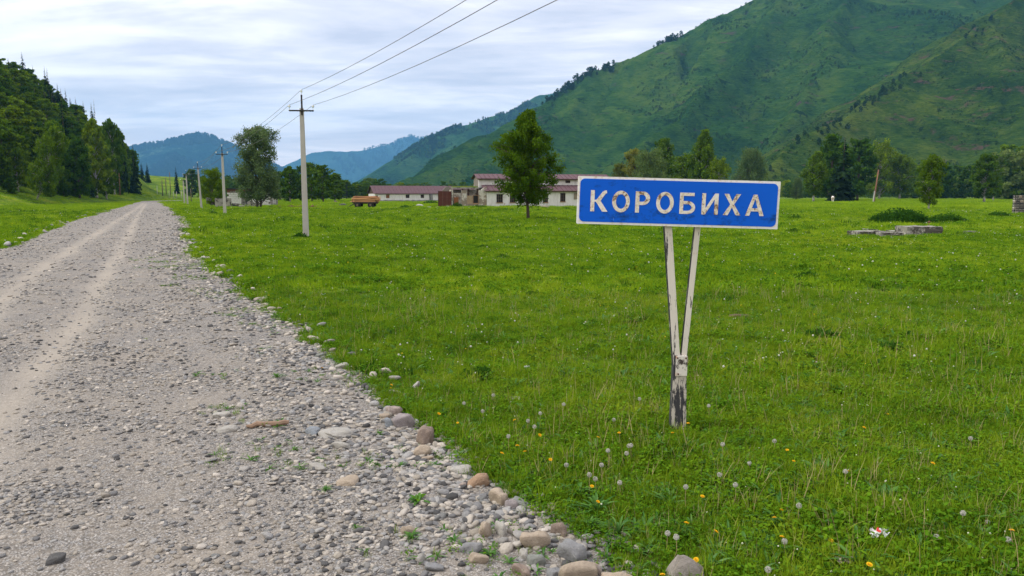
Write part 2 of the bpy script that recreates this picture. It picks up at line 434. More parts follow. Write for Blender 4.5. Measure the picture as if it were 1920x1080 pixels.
def axis(pieces):
    a = []
    for lo, hi, st in pieces: a += list(np.arange(lo, hi, st))
    return np.array(a + [pieces[-1][1]])
xs = axis([(-14000, -2000, 1500), (-2000, -400, 80), (-400, -110, 6), (-110, -30, 1.6), (-30, -8, 0.5), (-8, 9, 0.14), (9, 30, 0.5), (30, 110, 2.0), (110, 400, 15), (400, 2000, 100), (2000, 14000, 1500)])
ys = axis([(-60, -9, 4), (-9, 2, 0.6), (2, 16, 0.14), (16, 40, 0.4), (40, 110, 1.2), (110, 560, 4), (560, 1000, 40), (1000, 14000, 500)])
gx, gy = np.meshgrid(xs, ys)
gz = h(gx, gy)
nx, ny = len(xs), len(ys)
idx = np.arange(nx * ny).reshape(ny, nx)
quads = np.stack([idx[:-1, :-1], idx[:-1, 1:], idx[1:, 1:], idx[1:, :-1]], -1).reshape(-1, 4)
ground = kind(link('meadow_ground', fast_mesh('meadow_ground', np.stack([gx, gy, gz], -1).reshape(-1, 3), quads, [M['ground']], True)), 'structure')

# the gravel road: one draped strip with a low crown and worn wheel tracks
yr = axis([(-9, 3, 0.8), (3, 14, 0.12), (14, 40, 0.35), (40, 120, 1.5), (120, 470, 5)])
NR = 70
tt = np.linspace(-0.04, 1.04, NR)
ry = np.repeat(yr[:, None], NR, 1)
rx = XL(ry) * (1 - tt) + XR(ry) * tt
def road_z(x, y):
    rd = road_d(x, y)
    base = h(x, y) + 0.12 * sstep(-0.10, 0.35, rd)
    return base + 0.035 * sstep(-0.1, 1.2, rd) - 0.05 * sstep(0.05, -0.25, rd) - 0.055 * track(x, y) + 0.02 * fbm(x * 2.5, y * 2.5, 3, 77) + 0.03 * fbm(x * 0.7, y * 0.4, 2, 78) - 0.005
rz = road_z(rx, ry)
ii = np.arange(len(yr) * NR).reshape(len(yr), NR)
rq = np.stack([ii[:-1, :-1], ii[:-1, 1:], ii[1:, 1:], ii[1:, :-1]], -1).reshape(-1, 4)
rme = fast_mesh('gravel_road', np.stack([rx, ry, rz], -1).reshape(-1, 3), rq, [M['road']], True)
at = rme.attributes.new('track', 'FLOAT', 'POINT'); at.data.foreach_set('value', track(rx, ry).astype(np.float32).ravel())
road = kind(link('gravel_road', rme), 'structure')

# ------------------------------------------------------------------ mountains
def mountain_mat(name, dark, mid, light, rock, rockamt, shrub, sc_=1.0, tint=None):
    t = NT(name); p = t.pos()
    big = t.noise(p, 0.006 * sc_, 7, 0.62, 0.6); medn = t.noise(p, 0.035 * sc_, 6, 0.68); fin = t.noise(t.map(p, (1, 1, 4.5)), 0.11 * sc_, 6, 0.72)
    f = t.math('ADD', t.math('MULTIPLY', big, 0.40), t.math('ADD', t.math('MULTIPLY', medn, 0.30), t.math('MULTIPLY', fin, 0.30)))
    c = t.ramp(f, [(0.42, dark), (0.50, mid), (0.575, light)])
    rk = t.noise(t.map(p, (1, 1, 3.0), (31, 7, 2)), 0.022 * sc_, 8, 0.72, 0.4)
    c = t.mix(t.ramp(rk, [(rockamt, 0.0), (rockamt + 0.07, 0.85)]), c, t.mix(fin, tuple(x * 0.4 for x in rock), rock))
    sh = t.noise(t.map(p, (1, 1, 1), (3, 50, 9)), 0.05 * sc_, 7, 0.75)
    c = t.mix(t.ramp(sh, [(shrub, 0.0), (shrub + 0.05, 0.9)]), c, tuple(x * 0.55 for x in dark))
    return t.pbr(c, 1.0, t.bump(t.math('ADD', medn, t.math('MULTIPLY', fin, 0.6)), 1.0, 13.0 / sc_), spec=0.0)
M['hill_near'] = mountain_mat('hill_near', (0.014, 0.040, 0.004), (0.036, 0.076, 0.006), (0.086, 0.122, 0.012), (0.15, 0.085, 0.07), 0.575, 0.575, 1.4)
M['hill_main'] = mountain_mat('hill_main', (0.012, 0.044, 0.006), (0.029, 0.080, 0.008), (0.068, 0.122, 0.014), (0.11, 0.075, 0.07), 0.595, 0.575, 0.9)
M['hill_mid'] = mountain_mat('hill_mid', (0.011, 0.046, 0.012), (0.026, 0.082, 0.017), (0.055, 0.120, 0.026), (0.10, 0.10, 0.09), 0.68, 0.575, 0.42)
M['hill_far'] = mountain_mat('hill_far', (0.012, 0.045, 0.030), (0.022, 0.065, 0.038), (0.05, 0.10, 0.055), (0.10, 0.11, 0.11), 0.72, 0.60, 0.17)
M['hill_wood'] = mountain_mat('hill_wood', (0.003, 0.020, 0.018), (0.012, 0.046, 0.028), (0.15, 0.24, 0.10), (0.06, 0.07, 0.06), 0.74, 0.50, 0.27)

def ridge_field(x, y, ridges):
    z = np.full(x.shape, -50.0)
    for pts, slope, ga, gl, seed in ridges:
        P = np.array([D(*q) for q in pts])
        bd = np.full(x.shape, 1e9); bs = np.zeros(x.shape); bz = np.zeros(x.shape); s0 = 0.0
        for i in range(len(P) - 1):
            a, b = P[i], P[i + 1]; ab = b[:2] - a[:2]; L2 = (ab ** 2).sum(); L = math.sqrt(L2)
            t = np.clip(((x - a[0]) * ab[0] + (y - a[1]) * ab[1]) / L2, 0, 1)
            d = np.hypot(x - a[0] - t * ab[0], y - a[1] - t * ab[1])
            zz = a[2] + t * (b[2] - a[2])
            better = (zz - slope * d) > (bz - slope * bd)
            bd = np.where(better, d, bd); bs = np.where(better, s0 + t * L, bs); bz = np.where(better, zz, bz); s0 += L
        gul = 1 - np.abs(vnoise((bs + 0.25 * bd) / gl + 0.5 * vnoise(x / gl, y / gl, seed + 3), bd / (gl * 4), seed)) * 2
        gul2 = 1 - np.abs(vnoise((bs - 0.15 * bd) / (gl * 0.4), bd / (gl * 1.5), seed + 1)) * 2
        grow = np.clip(bd / (gl * 1.2), 0, 1)
        zr = bz - slope * bd * (1 - 0.10 * grow) + ga * grow * (0.65 * gul + 0.35 * gul2 - 0.4)
        z = np.maximum(z, zr)
    return z
def mountain(name, ridges, x0, x1, y0, y1, step, mat, namp, nl, seed):
    x = np.arange(x0, x1, step); y = np.arange(y0, y1, step)
    X, Y = np.meshgrid(x, y)
    wx = X + nl * 0.14 * fbm(X / nl, Y / nl, 3, seed + 50); wy = Y + nl * 0.14 * fbm(X / nl, Y / nl, 3, seed + 60)
    Z = ridge_field(wx * 0.85 + X * 0.15, wy * 0.85 + Y * 0.15, ridges)
    Z = Z + namp * fbm(X / nl, Y / nl, 5, seed) * np.clip((Z + 10) / 60, 0, 1)
    Z = np.maximum(Z, -3.0)
    n, m = len(x), len(y); I = np.arange(n * m).reshape(m, n)
    Q = np.stack([I[:-1, :-1], I[:-1, 1:], I[1:, 1:], I[1:, :-1]], -1).reshape(-1, 4)
    keep = (Z.ravel()[Q] > -2.9).any(1)
    Q = Q[keep]; used = np.unique(Q); re = np.full(n * m, -1); re[used] = np.arange(len(used))
    V = np.stack([X, Y, Z], -1).reshape(-1, 3)[used]
    o = kind(link(name, fast_mesh(name, V, re[Q], [mat], True)), 'structure')
    return o, (x, y, Z)

r1 = [(1340, 357, 560), (1400, 345, 610), (1440, 318, 660), (1480, 290, 700), (1560, 242, 760), (1640, 186, 820), (1700, 140, 870), (1760, 94, 920), (1850, 38, 990), (1920, -8, 1050), (2050, -90, 1150), (2300, -160, 1250)]
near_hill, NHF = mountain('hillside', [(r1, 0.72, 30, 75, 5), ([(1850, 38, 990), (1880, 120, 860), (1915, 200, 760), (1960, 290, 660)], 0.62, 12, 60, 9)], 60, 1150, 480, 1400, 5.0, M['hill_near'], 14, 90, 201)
r2 = [(700, 358, 1180), (800, 312, 1290), (880, 268, 1380), (960, 226, 1450), (1040, 184, 1500), (1090, 152, 1530), (1130, 132, 1550), (1190, 108, 1580), (1240, 80, 1600), (1320, 45, 1650), (1400, 0, 1700), (1480, -45, 1750), (1600, -95, 1800), (1800, -120, 1850)]
spA = [(1480, -40, 1740), (1440, 40, 1480), (1400, 88, 1350), (1330, 150, 1230), (1250, 225, 1120), (1180, 290, 1010), (1120, 345, 900)]
spB = [(1600, -90, 1790), (1580, 0, 1480), (1560, 70, 1320), (1530, 150, 1180), (1480, 240, 1030), (1430, 315, 900)]
spC = [(1130, 132, 1550), (1050, 215, 1380), (960, 285, 1230), (860, 345, 1060)]
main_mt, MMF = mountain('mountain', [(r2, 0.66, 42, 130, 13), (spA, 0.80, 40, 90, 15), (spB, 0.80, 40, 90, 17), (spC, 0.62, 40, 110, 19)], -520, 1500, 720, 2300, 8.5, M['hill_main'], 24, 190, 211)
def far_off(pts, k): return [(u, v, Y * k) for u, v, Y in pts]
r3 = far_off([(640, 360, 1750), (700, 338, 1850), (740, 312, 1950), (790, 280, 2050), (850, 243, 2150), (905, 221, 2250), (960, 203, 2350), (1000, 188, 2450), (1040, 177, 2600), (1130, 160, 2700)], 1.5)
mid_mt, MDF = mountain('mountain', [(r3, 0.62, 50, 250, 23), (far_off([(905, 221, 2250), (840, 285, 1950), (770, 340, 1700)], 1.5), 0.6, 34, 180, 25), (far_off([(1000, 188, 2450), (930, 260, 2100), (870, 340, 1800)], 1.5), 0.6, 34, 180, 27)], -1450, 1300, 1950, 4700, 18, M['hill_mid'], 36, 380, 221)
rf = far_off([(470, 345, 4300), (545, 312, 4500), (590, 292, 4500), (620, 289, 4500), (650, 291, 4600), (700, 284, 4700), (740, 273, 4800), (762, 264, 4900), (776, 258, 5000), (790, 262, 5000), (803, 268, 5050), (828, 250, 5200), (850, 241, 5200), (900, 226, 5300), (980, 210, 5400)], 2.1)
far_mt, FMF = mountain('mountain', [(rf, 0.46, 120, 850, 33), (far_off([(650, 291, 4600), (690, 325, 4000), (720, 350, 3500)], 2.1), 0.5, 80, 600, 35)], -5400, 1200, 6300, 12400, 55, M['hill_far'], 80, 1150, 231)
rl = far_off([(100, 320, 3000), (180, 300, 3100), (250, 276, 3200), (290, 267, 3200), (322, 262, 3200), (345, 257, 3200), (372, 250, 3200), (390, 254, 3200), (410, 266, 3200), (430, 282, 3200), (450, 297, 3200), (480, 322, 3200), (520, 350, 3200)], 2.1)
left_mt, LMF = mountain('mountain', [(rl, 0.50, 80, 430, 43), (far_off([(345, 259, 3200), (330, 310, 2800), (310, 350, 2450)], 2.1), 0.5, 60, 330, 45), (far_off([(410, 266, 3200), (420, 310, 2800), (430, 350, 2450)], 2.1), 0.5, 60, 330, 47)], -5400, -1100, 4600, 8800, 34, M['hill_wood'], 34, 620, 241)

# ------------------------------------------------------------------ scattered vegetation and stones (uncountable: one object each)
def src_collection(name, meshes):
    col = bpy.data.collections.new(name)
    for i, me in enumerate(meshes):
        o = bpy.data.objects.new('%s_%02d' % (name, i), me); col.objects.link(o)
    return col
def scatter(name, pts, rot, scl, idx, col, knd='stuff', parent=None):
    n = len(pts)
    me = bpy.data.meshes.new(name); me.vertices.add(n); me.vertices.foreach_set('co', np.asarray(pts, np.float32).ravel())
    a = me.attributes.new('rot', 'FLOAT_VECTOR', 'POINT'); a.data.foreach_set('vector', np.asarray(rot, np.float32).ravel())
    a = me.attributes.new('scl', 'FLOAT_VECTOR', 'POINT'); a.data.foreach_set('vector', np.asarray(scl, np.float32).ravel())
    a = me.attributes.new('pick', 'INT', 'POINT'); a.data.foreach_set('value', np.asarray(idx, np.int32))
    o = kind(link(name, me, parent), knd)
    ng = bpy.data.node_groups.new(name, 'GeometryNodeTree')
    ng.interface.new_socket('Geometry', in_out='INPUT', socket_type='NodeSocketGeometry')
    ng.interface.new_socket('Geometry', in_out='OUTPUT', socket_type='NodeSocketGeometry')
    N = ng.nodes; L = ng.links
    gi = N.new('NodeGroupInput'); go = N.new('NodeGroupOutput')
    ci = N.new('GeometryNodeCollectionInfo'); ci.inputs[0].default_value = col
    ci.inputs['Separate Children'].default_value = True; ci.inputs['Reset Children'].default_value = True
    ip = N.new('GeometryNodeInstanceOnPoints'); ip.inputs['Pick Instance'].default_value = True
    def nat(nm, ty):
        x = N.new('GeometryNodeInputNamedAttribute'); x.data_type = ty; x.inputs['Name'].default_value = nm; return x.outputs['Attribute']
    L.new(gi.outputs[0], ip.inputs['Points']); L.new(ci.outputs[0], ip.inputs['Instance'])
    L.new(nat('pick', 'INT'), ip.inputs['Instance Index'])
    er = N.new('FunctionNodeEulerToRotation'); L.new(nat('rot', 'FLOAT_VECTOR'), er.inputs[0]); L.new(er.outputs[0], ip.inputs['Rotation'])
    L.new(nat('scl', 'FLOAT_VECTOR'), ip.inputs['Scale'])
    L.new(ip.outputs[0], go.inputs[0])
    md = o.modifiers.new('scatter', 'NODES'); md.node_group = ng
    return o
def uni(n, s=1.0): return np.repeat(np.asarray(n)[:, None], 3, 1) * s
def wedge(y0, y1, dens, margin=1.5, side=None):
    """random ground points in the strip of land the photograph looks over between two distances"""
    k = 0.70
    xw = k * y1 + margin
    n = int(dens * 2 * xw * (y1 - y0))
    x = rng.uniform(-xw, xw, n); y = rng.uniform(y0, y1, n)
    m = np.abs(x) < k * y + margin
    return x[m], y[m]

def blades(seed, n, rad, h0, h1, wid, lean, segs=2):
    r = np.random.default_rng(seed); V = []; F = []
    for i in range(n):
        a = r.uniform(0, 6.283); q = rad * math.sqrt(r.uniform()); bx, by = q * math.cos(a), q * math.sin(a)
        hh = r.uniform(h0, h1); az = r.uniform(0, 6.283); ln = abs(r.normal(0, lean)) * hh; w = wid * r.uniform(0.6, 1.25)
        px, py = -math.sin(az), math.cos(az); dx, dy = math.cos(az), math.sin(az); b = len(V)
        for s in range(segs):
            f = s / segs; ww = w * (1 - 0.45 * f); o = ln * f ** 1.8; z = hh * (f - 0.12 * f * f * min(1.5, ln / hh)) - 0.01
            V.append((bx + dx * o + px * ww / 2, by + dy * o + py * ww / 2, z)); V.append((bx + dx * o - px * ww / 2, by + dy * o - py * ww / 2, z))
        V.append((bx + dx * ln, by + dy * ln, hh * (1 - 0.12 * min(1.5, ln / hh)) - 0.01))
        for s in range(segs - 1): F.append((b + 2 * s, b + 2 * s + 1, b + 2 * s + 3, b + 2 * s + 2))
        F.append((b + 2 * segs - 2, b + 2 * segs - 1, b + 2 * segs))
    return V, F
def disc_leaves(seed, n, rad, h0, h1, size, aspect=0.75):
    r = np.random.default_rng(seed); V = []; F = []
    for i in range(n):
        a = r.uniform(0, 6.283); q = rad * math.sqrt(r.uniform()); c = Vector((q * math.cos(a), q * math.sin(a), r.uniform(h0, h1)))
        nrm = Vector((r.normal(0, 0.45), r.normal(0, 0.45), 1)).normalized(); u = nrm.orthogonal().normalized()
        u.rotate(Matrix.Rotation(r.uniform(0, 6.283), 3, nrm)); w = nrm.cross(u); s = size * r.uniform(0.6, 1.3); b = len(V)
        for th in (0, 1.05, 2.1, 3.14, 4.2, 5.24): V.append(tuple(c + u * s * math.cos(th) + w * s * aspect * math.sin(th)))
        F.append(tuple(range(b, b + 6)))
    return V, F
def long_leaves(seed, n, l0, l1, wid, up0, up1):
    r = np.random.default_rng(seed); V = []; F = []
    for i in range(n):
        az = r.uniform(0, 6.283); L = r.uniform(l0, l1); up = r.uniform(up0, up1); w = wid * r.uniform(0.7, 1.2); b = len(V)
        dx, dy = math.cos(az), math.sin(az); px, py = -dy, dx
        prof = (0.25, 0.75, 1.0, 0.75, 0.05)
        for s, k in enumerate(prof):
            f = s / 4; o = L * math.cos(up) * f * (1 + 0.15 * f); z = L * math.sin(up) * (f - 0.55 * f ** 2.2) + 0.004
            V.append((dx * o + px * w * k / 2, dy * o + py * w * k / 2, z + 0.15 * w * k)); V.append((dx * o, dy * o, z - 0.1 * w * k)); V.append((dx * o - px * w * k / 2, dy * o - py * w * k / 2, z + 0.15 * w * k))
        for s in range(4):
            q = b + 3 * s; F += [(q, q + 1, q + 4, q + 3), (q + 1, q + 2, q + 5, q + 4)]
    return V, F
def vf(name, pair, mat, smooth=False): return fast_mesh(name, pair[0], pair[1], [mat], smooth)

near_src = src_collection('tuft_near',
    [vf('blade', blades(s, 22, 0.06, 0.04, 0.12, 0.0052, 0.45, 3), M['grass_near']) for s in range(5)] +
    [vf('clover', disc_leaves(20 + s, 24, 0.075, 0.02, 0.075, 0.011), M['clover']) for s in range(4)] +
    [vf('rosette', long_leaves(30 + s, 9, 0.07, 0.16, 0.022, 0.3, 1.1), M['broad_leaf']) for s in range(3)] +
    [vf('stalk', blades(40 + s, 3, 0.05, 0.12, 0.26, 0.0032, 0.35, 3), M['dry_stalk']) for s in range(2)])
mid_src = src_collection('tuft_mid',
    [vf('blade', blades(50 + s, 44, 0.16, 0.04, 0.13, 0.0115, 0.5, 2), M['grass_mid']) for s in range(4)] +
    [vf('clover', disc_leaves(60 + s, 40, 0.17, 0.02, 0.08, 0.020), M['clover']) for s in range(3)])
far_src = src_collection('tuft_far',
    [vf('blade', blades(70 + s, 70, 0.55, 0.05, 0.17, 0.05, 0.6, 1), M['grass_far']) for s in range(4)])
def grass_layer(name, y0, y1, dens, src, weights, smin, smax, tilt, road_in=-0.02, patch=None):
    x, y = wedge(y0, y1, dens)
    m = road_d(x, y) < 0.05 - 0.06 * rng.uniform(0, 1, len(x)) ** 2 + 0.16 * vnoise(x * 3, y * 3, 55) + 0.16 * vnoise(x * 0.9, y * 0.9, 56)
    if patch is not None: m &= patch(x, y)
    m &= hill_d(x, y) < 34
    x, y = x[m], y[m]; n = len(x); z = h(x, y)
    lush = 0.5 + 0.5 * fbm(x / 1.1, y / 1.1, 3, 66)
    s = rng.uniform(smin, smax, n) * (0.50 + 1.1 * lush)
    w = np.asarray(weights, float); w /= w.sum()
    pk = rng.choice(len(w), n, p=w)
    rot = np.stack([rng.normal(0, tilt, n), rng.normal(0, tilt, n), rng.uniform(0, 6.283, n)], 1)
    return scatter(name, np.stack([x, y, z], 1), rot, uni(s), pk, src)
wn_ = [3.4, 3.4, 3.4, 3.4, 3.4, 2.6, 2.6, 2.6, 2.6, 0.9, 0.9, 0.9, 0.8, 0.8]
grass_layer('meadow_grass', 2.4, 9, 520, near_src, wn_, 0.75, 1.25, 0.15)
tall_src = src_collection('tuft_tall', [vf('blade', blades(45 + s, 20, 0.07, 0.10, 0.24, 0.0062, 0.4, 3), M['grass_near']) for s in range(3)] + [vf('stalk', blades(48 + s, 5, 0.09, 0.14, 0.30, 0.0034, 0.4, 3), M['dry_stalk']) for s in range(2)] + [vf('leafy', long_leaves(37 + s, 12, 0.08, 0.2, 0.026, 0.4, 1.3), M['broad_leaf']) for s in range(2)])
grass_layer('tall_grass', 2.4, 10, 34, tall_src, [2, 2, 2, .6, .6, 1.6, 1.6], 0.5, 0.9, 0.2, patch=lambda x, y: fbm(x / 1.4, y / 1.4, 3, 88) > 0.0)
grass_layer('tall_grass', 10, 32, 9, tall_src, [2, 2, 2, .5, .5, .8, .8], 0.7, 1.1, 0.2, patch=lambda x, y: fbm(x / 1.8, y / 1.8, 3, 88) > 0.08)
grass_layer('meadow_grass', 9, 17, 200, near_src, wn_, 0.9, 1.5, 0.15)
grass_layer('meadow_grass', 17, 42, 26, mid_src, [1, 1, 1, 1, .8, .8, .8], 0.8, 1.5, 0.1)
grass_layer('meadow_grass', 42, 110, 5.0, mid_src, [1, 1, 1, 1, .5, .5, .5], 1.2, 2.4, 0.1)
grass_layer('meadow_grass', 110, 330, 0.55, far_src, [1, 1, 1, 1], 1.0, 2.0, 0.08)

dark_src = src_collection('dark_tuft', [vf('blade', blades(150 + s, 60, 0.17, 0.06, 0.19, 0.014, 0.5, 2), M['nettle_leaf']) for s in range(3)])
grass_layer('dark_grass', 9, 42, 0.16, dark_src, [1, 1, 1], 0.6, 1.2, 0.1)
grass_layer('dark_grass', 42, 130, 0.045, dark_src, [1, 1, 1], 1.0, 2.4, 0.1)

# sparse weeds growing through the right margin of the gravel
x, y = wedge(3, 30, 60)
rd = road_d(x, y); dr = XR(y) - x
m = (rd > 0.0) & (dr < 2.6) & (dr > 0) & (fbm(x * 1.3, y * 1.3, 3, 12) > -0.05 + 0.22 * dr) & (track(x, y) < 0.2)
x, y = x[m], y[m]; n = len(x)
scatter('gravel_weeds', np.stack([x, y, road_z(x, y)], 1), np.stack([0 * x, 0 * x, rng.uniform(0, 6.28, n)], 1), uni(rng.uniform(0.25, 0.7, n)), rng.choice(12, n, p=np.array([1] * 5 + [1.4] * 4 + [1.6] * 3) / 15.4), near_src)

# ---- loose stones
def pebble_mesh(seed, sub=1, flat=0.5, amp=0.22, mat=None, name='pebble'):
    bm = bmesh.new(); bmesh.ops.create_icosphere(bm, subdivisions=sub, radius=0.5)
    r = np.random.default_rng(seed); o = r.uniform(0, 50, 3); ax = (1.0, r.uniform(0.6, 0.9), flat * r.uniform(0.75, 1.2)); sh = r.normal(0, 0.12, 3)
    cuts = [(r.normal(0, 1, 3), r.uniform(0.33, 0.46)) for _ in range(9)]; cuts = [(Vector(c / np.linalg.norm(c)), d) for c, d in cuts]
    for v in bm.verts:
        p = v.co.copy()
        for cn, cd in cuts:
            e_ = p.dot(cn) - cd
            if e_ > 0: p -= cn * e_ * 0.82
        q = float(fbm(p.x * 1.7 + o[0] + p.z, p.y * 1.7 + o[1] - p.z * 0.7, 2, seed)) * amp
        # slightly faceted: pull towards a rounded box
        m = max(abs(p.x), abs(p.y), abs(p.z)) / 0.5
        p = p * (1 + q) * (1 + 0.30 * (1 / max(m, 0.6) - 1.3))
        v.co = (p.x * ax[0] + sh[0] * p.z, p.y * ax[1] + sh[1] * p.z, p.z * ax[2] + sh[2] * p.x * 0.3)
    me = bpy.data.meshes.new(name); bm.to_mesh(me); bm.free()
    for p in me.polygons: p.use_smooth = True
    if mat: me.materials.append(mat)
    return me
peb_src = src_collection('pebble_src', [pebble_mesh(300 + i, 2, (0.30, 0.42, 0.5, 0.36, 0.6, 0.25, 0.45, 0.34)[i], 0.3, M['pebble']) for i in range(8)])
P_, R_, S_, I_ = [], [], [], []
def gravel(y0, y1, dens, s0, s1, power):
    x, y = wedge(y0, y1, dens)
    rd = road_d(x, y); tr = track(x, y); dr = XR(y) - x
    patch = 0.5 + 0.5 * fbm(x / 0.9, y / 0.9, 3, 14)
    prob = (1 - 0.86 * np.clip(tr * 1.2, 0, 1)) * np.clip(1.6 * (patch - 0.22), 0.08, 1.2) * (0.75 + 0.4 * sstep(2.2, 0.5, dr))
    m = (rd > -0.10) & (rng.uniform(0, 1, len(x)) < prob)
    x, y, dr = x[m], y[m], dr[m]; n = len(x)
    s = s0 + (s1 - s0) * rng.uniform(0, 1, n) ** power
    s *= 1 + 0.55 * sstep(1.6, 0.2, dr)
    P_.append(np.stack([x, y, road_z(x, y) + 0.06 * s], 1)); S_.append(uni(s))
    R_.append(np.stack([rng.normal(0, 0.16, n), rng.normal(0, 0.16, n), rng.uniform(0, 6.28, n)], 1)); I_.append(rng.integers(0, 8, n))
gravel(2.6, 6, 2600, 0.008, 0.062, 3.2)
gravel(6, 11, 1100, 0.012, 0.070, 2.8)
gravel(11, 20, 280, 0.024, 0.09, 2.2)
gravel(20, 45, 55, 0.04, 0.13, 2.2)
gravel(45, 120, 9, 0.07, 0.18, 2.0)
def rubble(y0, y1, dens, s0, s1):
    x, y = wedge(y0, y1, dens); dr = XR(y) - x
    m = (dr > -0.25) & (dr < 2.4) & (rng.uniform(0, 1, len(x)) < np.exp(-(dr.clip(0) / 0.9) ** 1.2) * (0.3 + 1.2 * (fbm(x / 0.7, y / 0.7, 3, 15) + .35).clip(0)))
    x, y = x[m], y[m]; n = len(x); s = s0 + (s1 - s0) * rng.uniform(0, 1, n) ** 2.2
    z = np.where(road_d(x, y) > 0, road_z(x, y), h(x, y))
    P_.append(np.stack([x, y, z + 0.10 * s], 1)); S_.append(uni(s)); R_.append(np.stack([rng.normal(0, 0.25, n), rng.normal(0, 0.25, n), rng.uniform(0, 6.28, n)], 1)); I_.append(rng.integers(0, 8, n))
rubble(2.8, 9, 150, 0.035, 0.10); rubble(9, 22, 60, 0.05, 0.13); rubble(22, 60, 14, 0.08, 0.22); rubble(60, 120, 3, 0.1, 0.3)
scatter('gravel', np.concatenate(P_), np.concatenate(R_), np.concatenate(S_), np.concatenate(I_), peb_src, parent=road)

# (kept in one mass: nobody could count these)
# the larger stones of the road: pieces of the road, each on its own
med = [pebble_mesh(330 + i, 2, (0.40, 0.5, 0.62, 0.34, 0.55, 0.45)[i], 0.3, M['pebble'], 'stone') for i in range(6)]
cnt = 0
r3_ = np.random.default_rng(21)
while cnt < 250:
    if cnt < 60: yy = 3.4 + 5.5 * r3_.uniform(); dr = abs(r3_.normal(0, 0.55)); s = r3_.uniform(0.06, 0.13)
    elif cnt < 110: yy = 3.4 + 7 * r3_.uniform(); dr = r3_.uniform(0, 3.4); s = r3_.uniform(0.05, 0.095)
    elif cnt < 190: yy = 9 + 60 * r3_.uniform() ** 1.5; dr = abs(r3_.normal(0, 0.35)) - 0.35; s = r3_.uniform(0.11, 0.2) * (1 + yy / 50)
    else: yy = 31 + 75 * r3_.uniform() ** 1.3; dr = None; s = r3_.uniform(0.2, 0.42)
    xx = float(XR(yy)) - dr if dr is not None else float(XL(yy)) + r3_.normal(-0.35, 0.35)
    if abs(xx) > 0.72 * yy + 0.5 or (dr is not None and float(track(np.array([xx]), np.array([yy]))[0]) > 0.35): continue
    zz = float(road_z(np.array([xx]), np.array([yy]))[0]) if float(road_d(np.array([xx]), np.array([yy]))[0]) > 0 else float(h(np.array([xx]), np.array([yy]))[0]) + 0.03
    link('stone', med[cnt % 6], road, (xx, yy, zz + s * 0.10), (r3_.normal(0, 0.2), r3_.normal(0, 0.2), r3_.uniform(0, 6.28)), (s, s * r3_.uniform(0.8, 1.1), s * r3_.uniform(0.8, 1.2)))
    cnt += 1

# ---- tiny meadow flowers seen only as specks
def ball(name, rad, mat, zc_, sub=1, squash=1.0):
    bm = bmesh.new(); bmesh.ops.create_icosphere(bm, subdivisions=sub, radius=rad)
    for v in bm.verts: v.co = (v.co.x, v.co.y, v.co.z * squash + zc_)
    me = bpy.data.meshes.new(name); bm.to_mesh(me); bm.free(); me.materials.append(mat); return me
M['white_petal'] = plain('white_petal', (0.52, 0.53, 0.40), 0.9, 0.15, 40)
M['yellow_petal'] = plain('yellow_petal', (0.75, 0.46, 0.01), 0.9, 0.1, 40)
M['seed_fluff'] = plain('seed_fluff', (0.46, 0.45, 0.40), 1.0, 0.1, 60)
fl_src = src_collection('speck', [ball('white_head', 0.008, M['white_petal'], 0.08, 1, 0.8), ball('white_head', 0.006, M['white_petal'], 0.11, 1, 0.7), ball('yellow_head', 0.010, M['yellow_petal'], 0.09, 1, 0.5), ball('fluff_head', 0.014, M['seed_fluff'], 0.13, 1)])
P2, S2, I2 = [], [], []
for (y0, y1, dn, s0, s1) in ((2.6, 9, 26, 0.5, 1.0), (9, 20, 16, 0.7, 1.25), (20, 45, 5, 1.0, 1.9), (45, 110, 1.0, 1.4, 2.8)):
    x, y = wedge(y0, y1, dn)
    cl = 0.5 + 0.5 * fbm(x / 2.2, y / 2.2, 3, 71)
    m = (road_d(x, y) < -0.25) & (rng.uniform(0, 1, len(x)) < 0.25 + 1.2 * (cl - 0.42).clip(0))
    x, y = x[m], y[m]; n = len(x)
    P2.append(np.stack([x, y, h(x, y)], 1)); S2.append(uni(rng.uniform(s0, s1, n))); I2.append(rng.choice(4, n, p=[0.6, 0.4, 0, 0] if y1 < 10 else [0.52, 0.30, 0.06, 0.12]))
P2 = np.concatenate(P2); S2 = np.concatenate(S2); I2 = np.concatenate(I2)
scatter('meadow_flowers', P2, np.stack([rng.normal(0, .3, len(P2)), rng.normal(0, .3, len(P2)), rng.uniform(0, 6.28, len(P2))], 1), S2, I2, fl_src)
# ------------------------------------------------------------------ trees
def leaf_cards(cent, size, r, aspect=0.6, flat=0.0, hang=0.0):
    n = len(cent)
    a = r.normal(0, 1, (n, 3)); a[:, 2] -= hang; a /= np.linalg.norm(a, axis=1)[:, None]
    b = r.normal(0, 1, (n, 3)); b[:, 2] *= (1 - flat); b -= a * (a * b).sum(1)[:, None]; b /= np.linalg.norm(b, axis=1)[:, None]
    s = (size * r.uniform(0.6, 1.35, n))[:, None]
    V = np.stack([cent - a * s * 0.5, cent + b * s * aspect * 0.5, cent + a * s * 0.5, cent - b * s * aspect * 0.5], 1).reshape(-1, 3)
    F = np.arange(n * 4).reshape(n, 4)
    return V, F
def crown_mesh(name, cents, tones, size, mat, r, aspect=0.6, hang=0.0):
    V, F = leaf_cards(cents, size, r, aspect, 0, hang)
    me = fast_mesh(name, V, F, [mat])
    a = me.attributes.new('tone', 'FLOAT', 'FACE'); a.data.foreach_set('value', np.asarray(tones, np.float32))
    return me
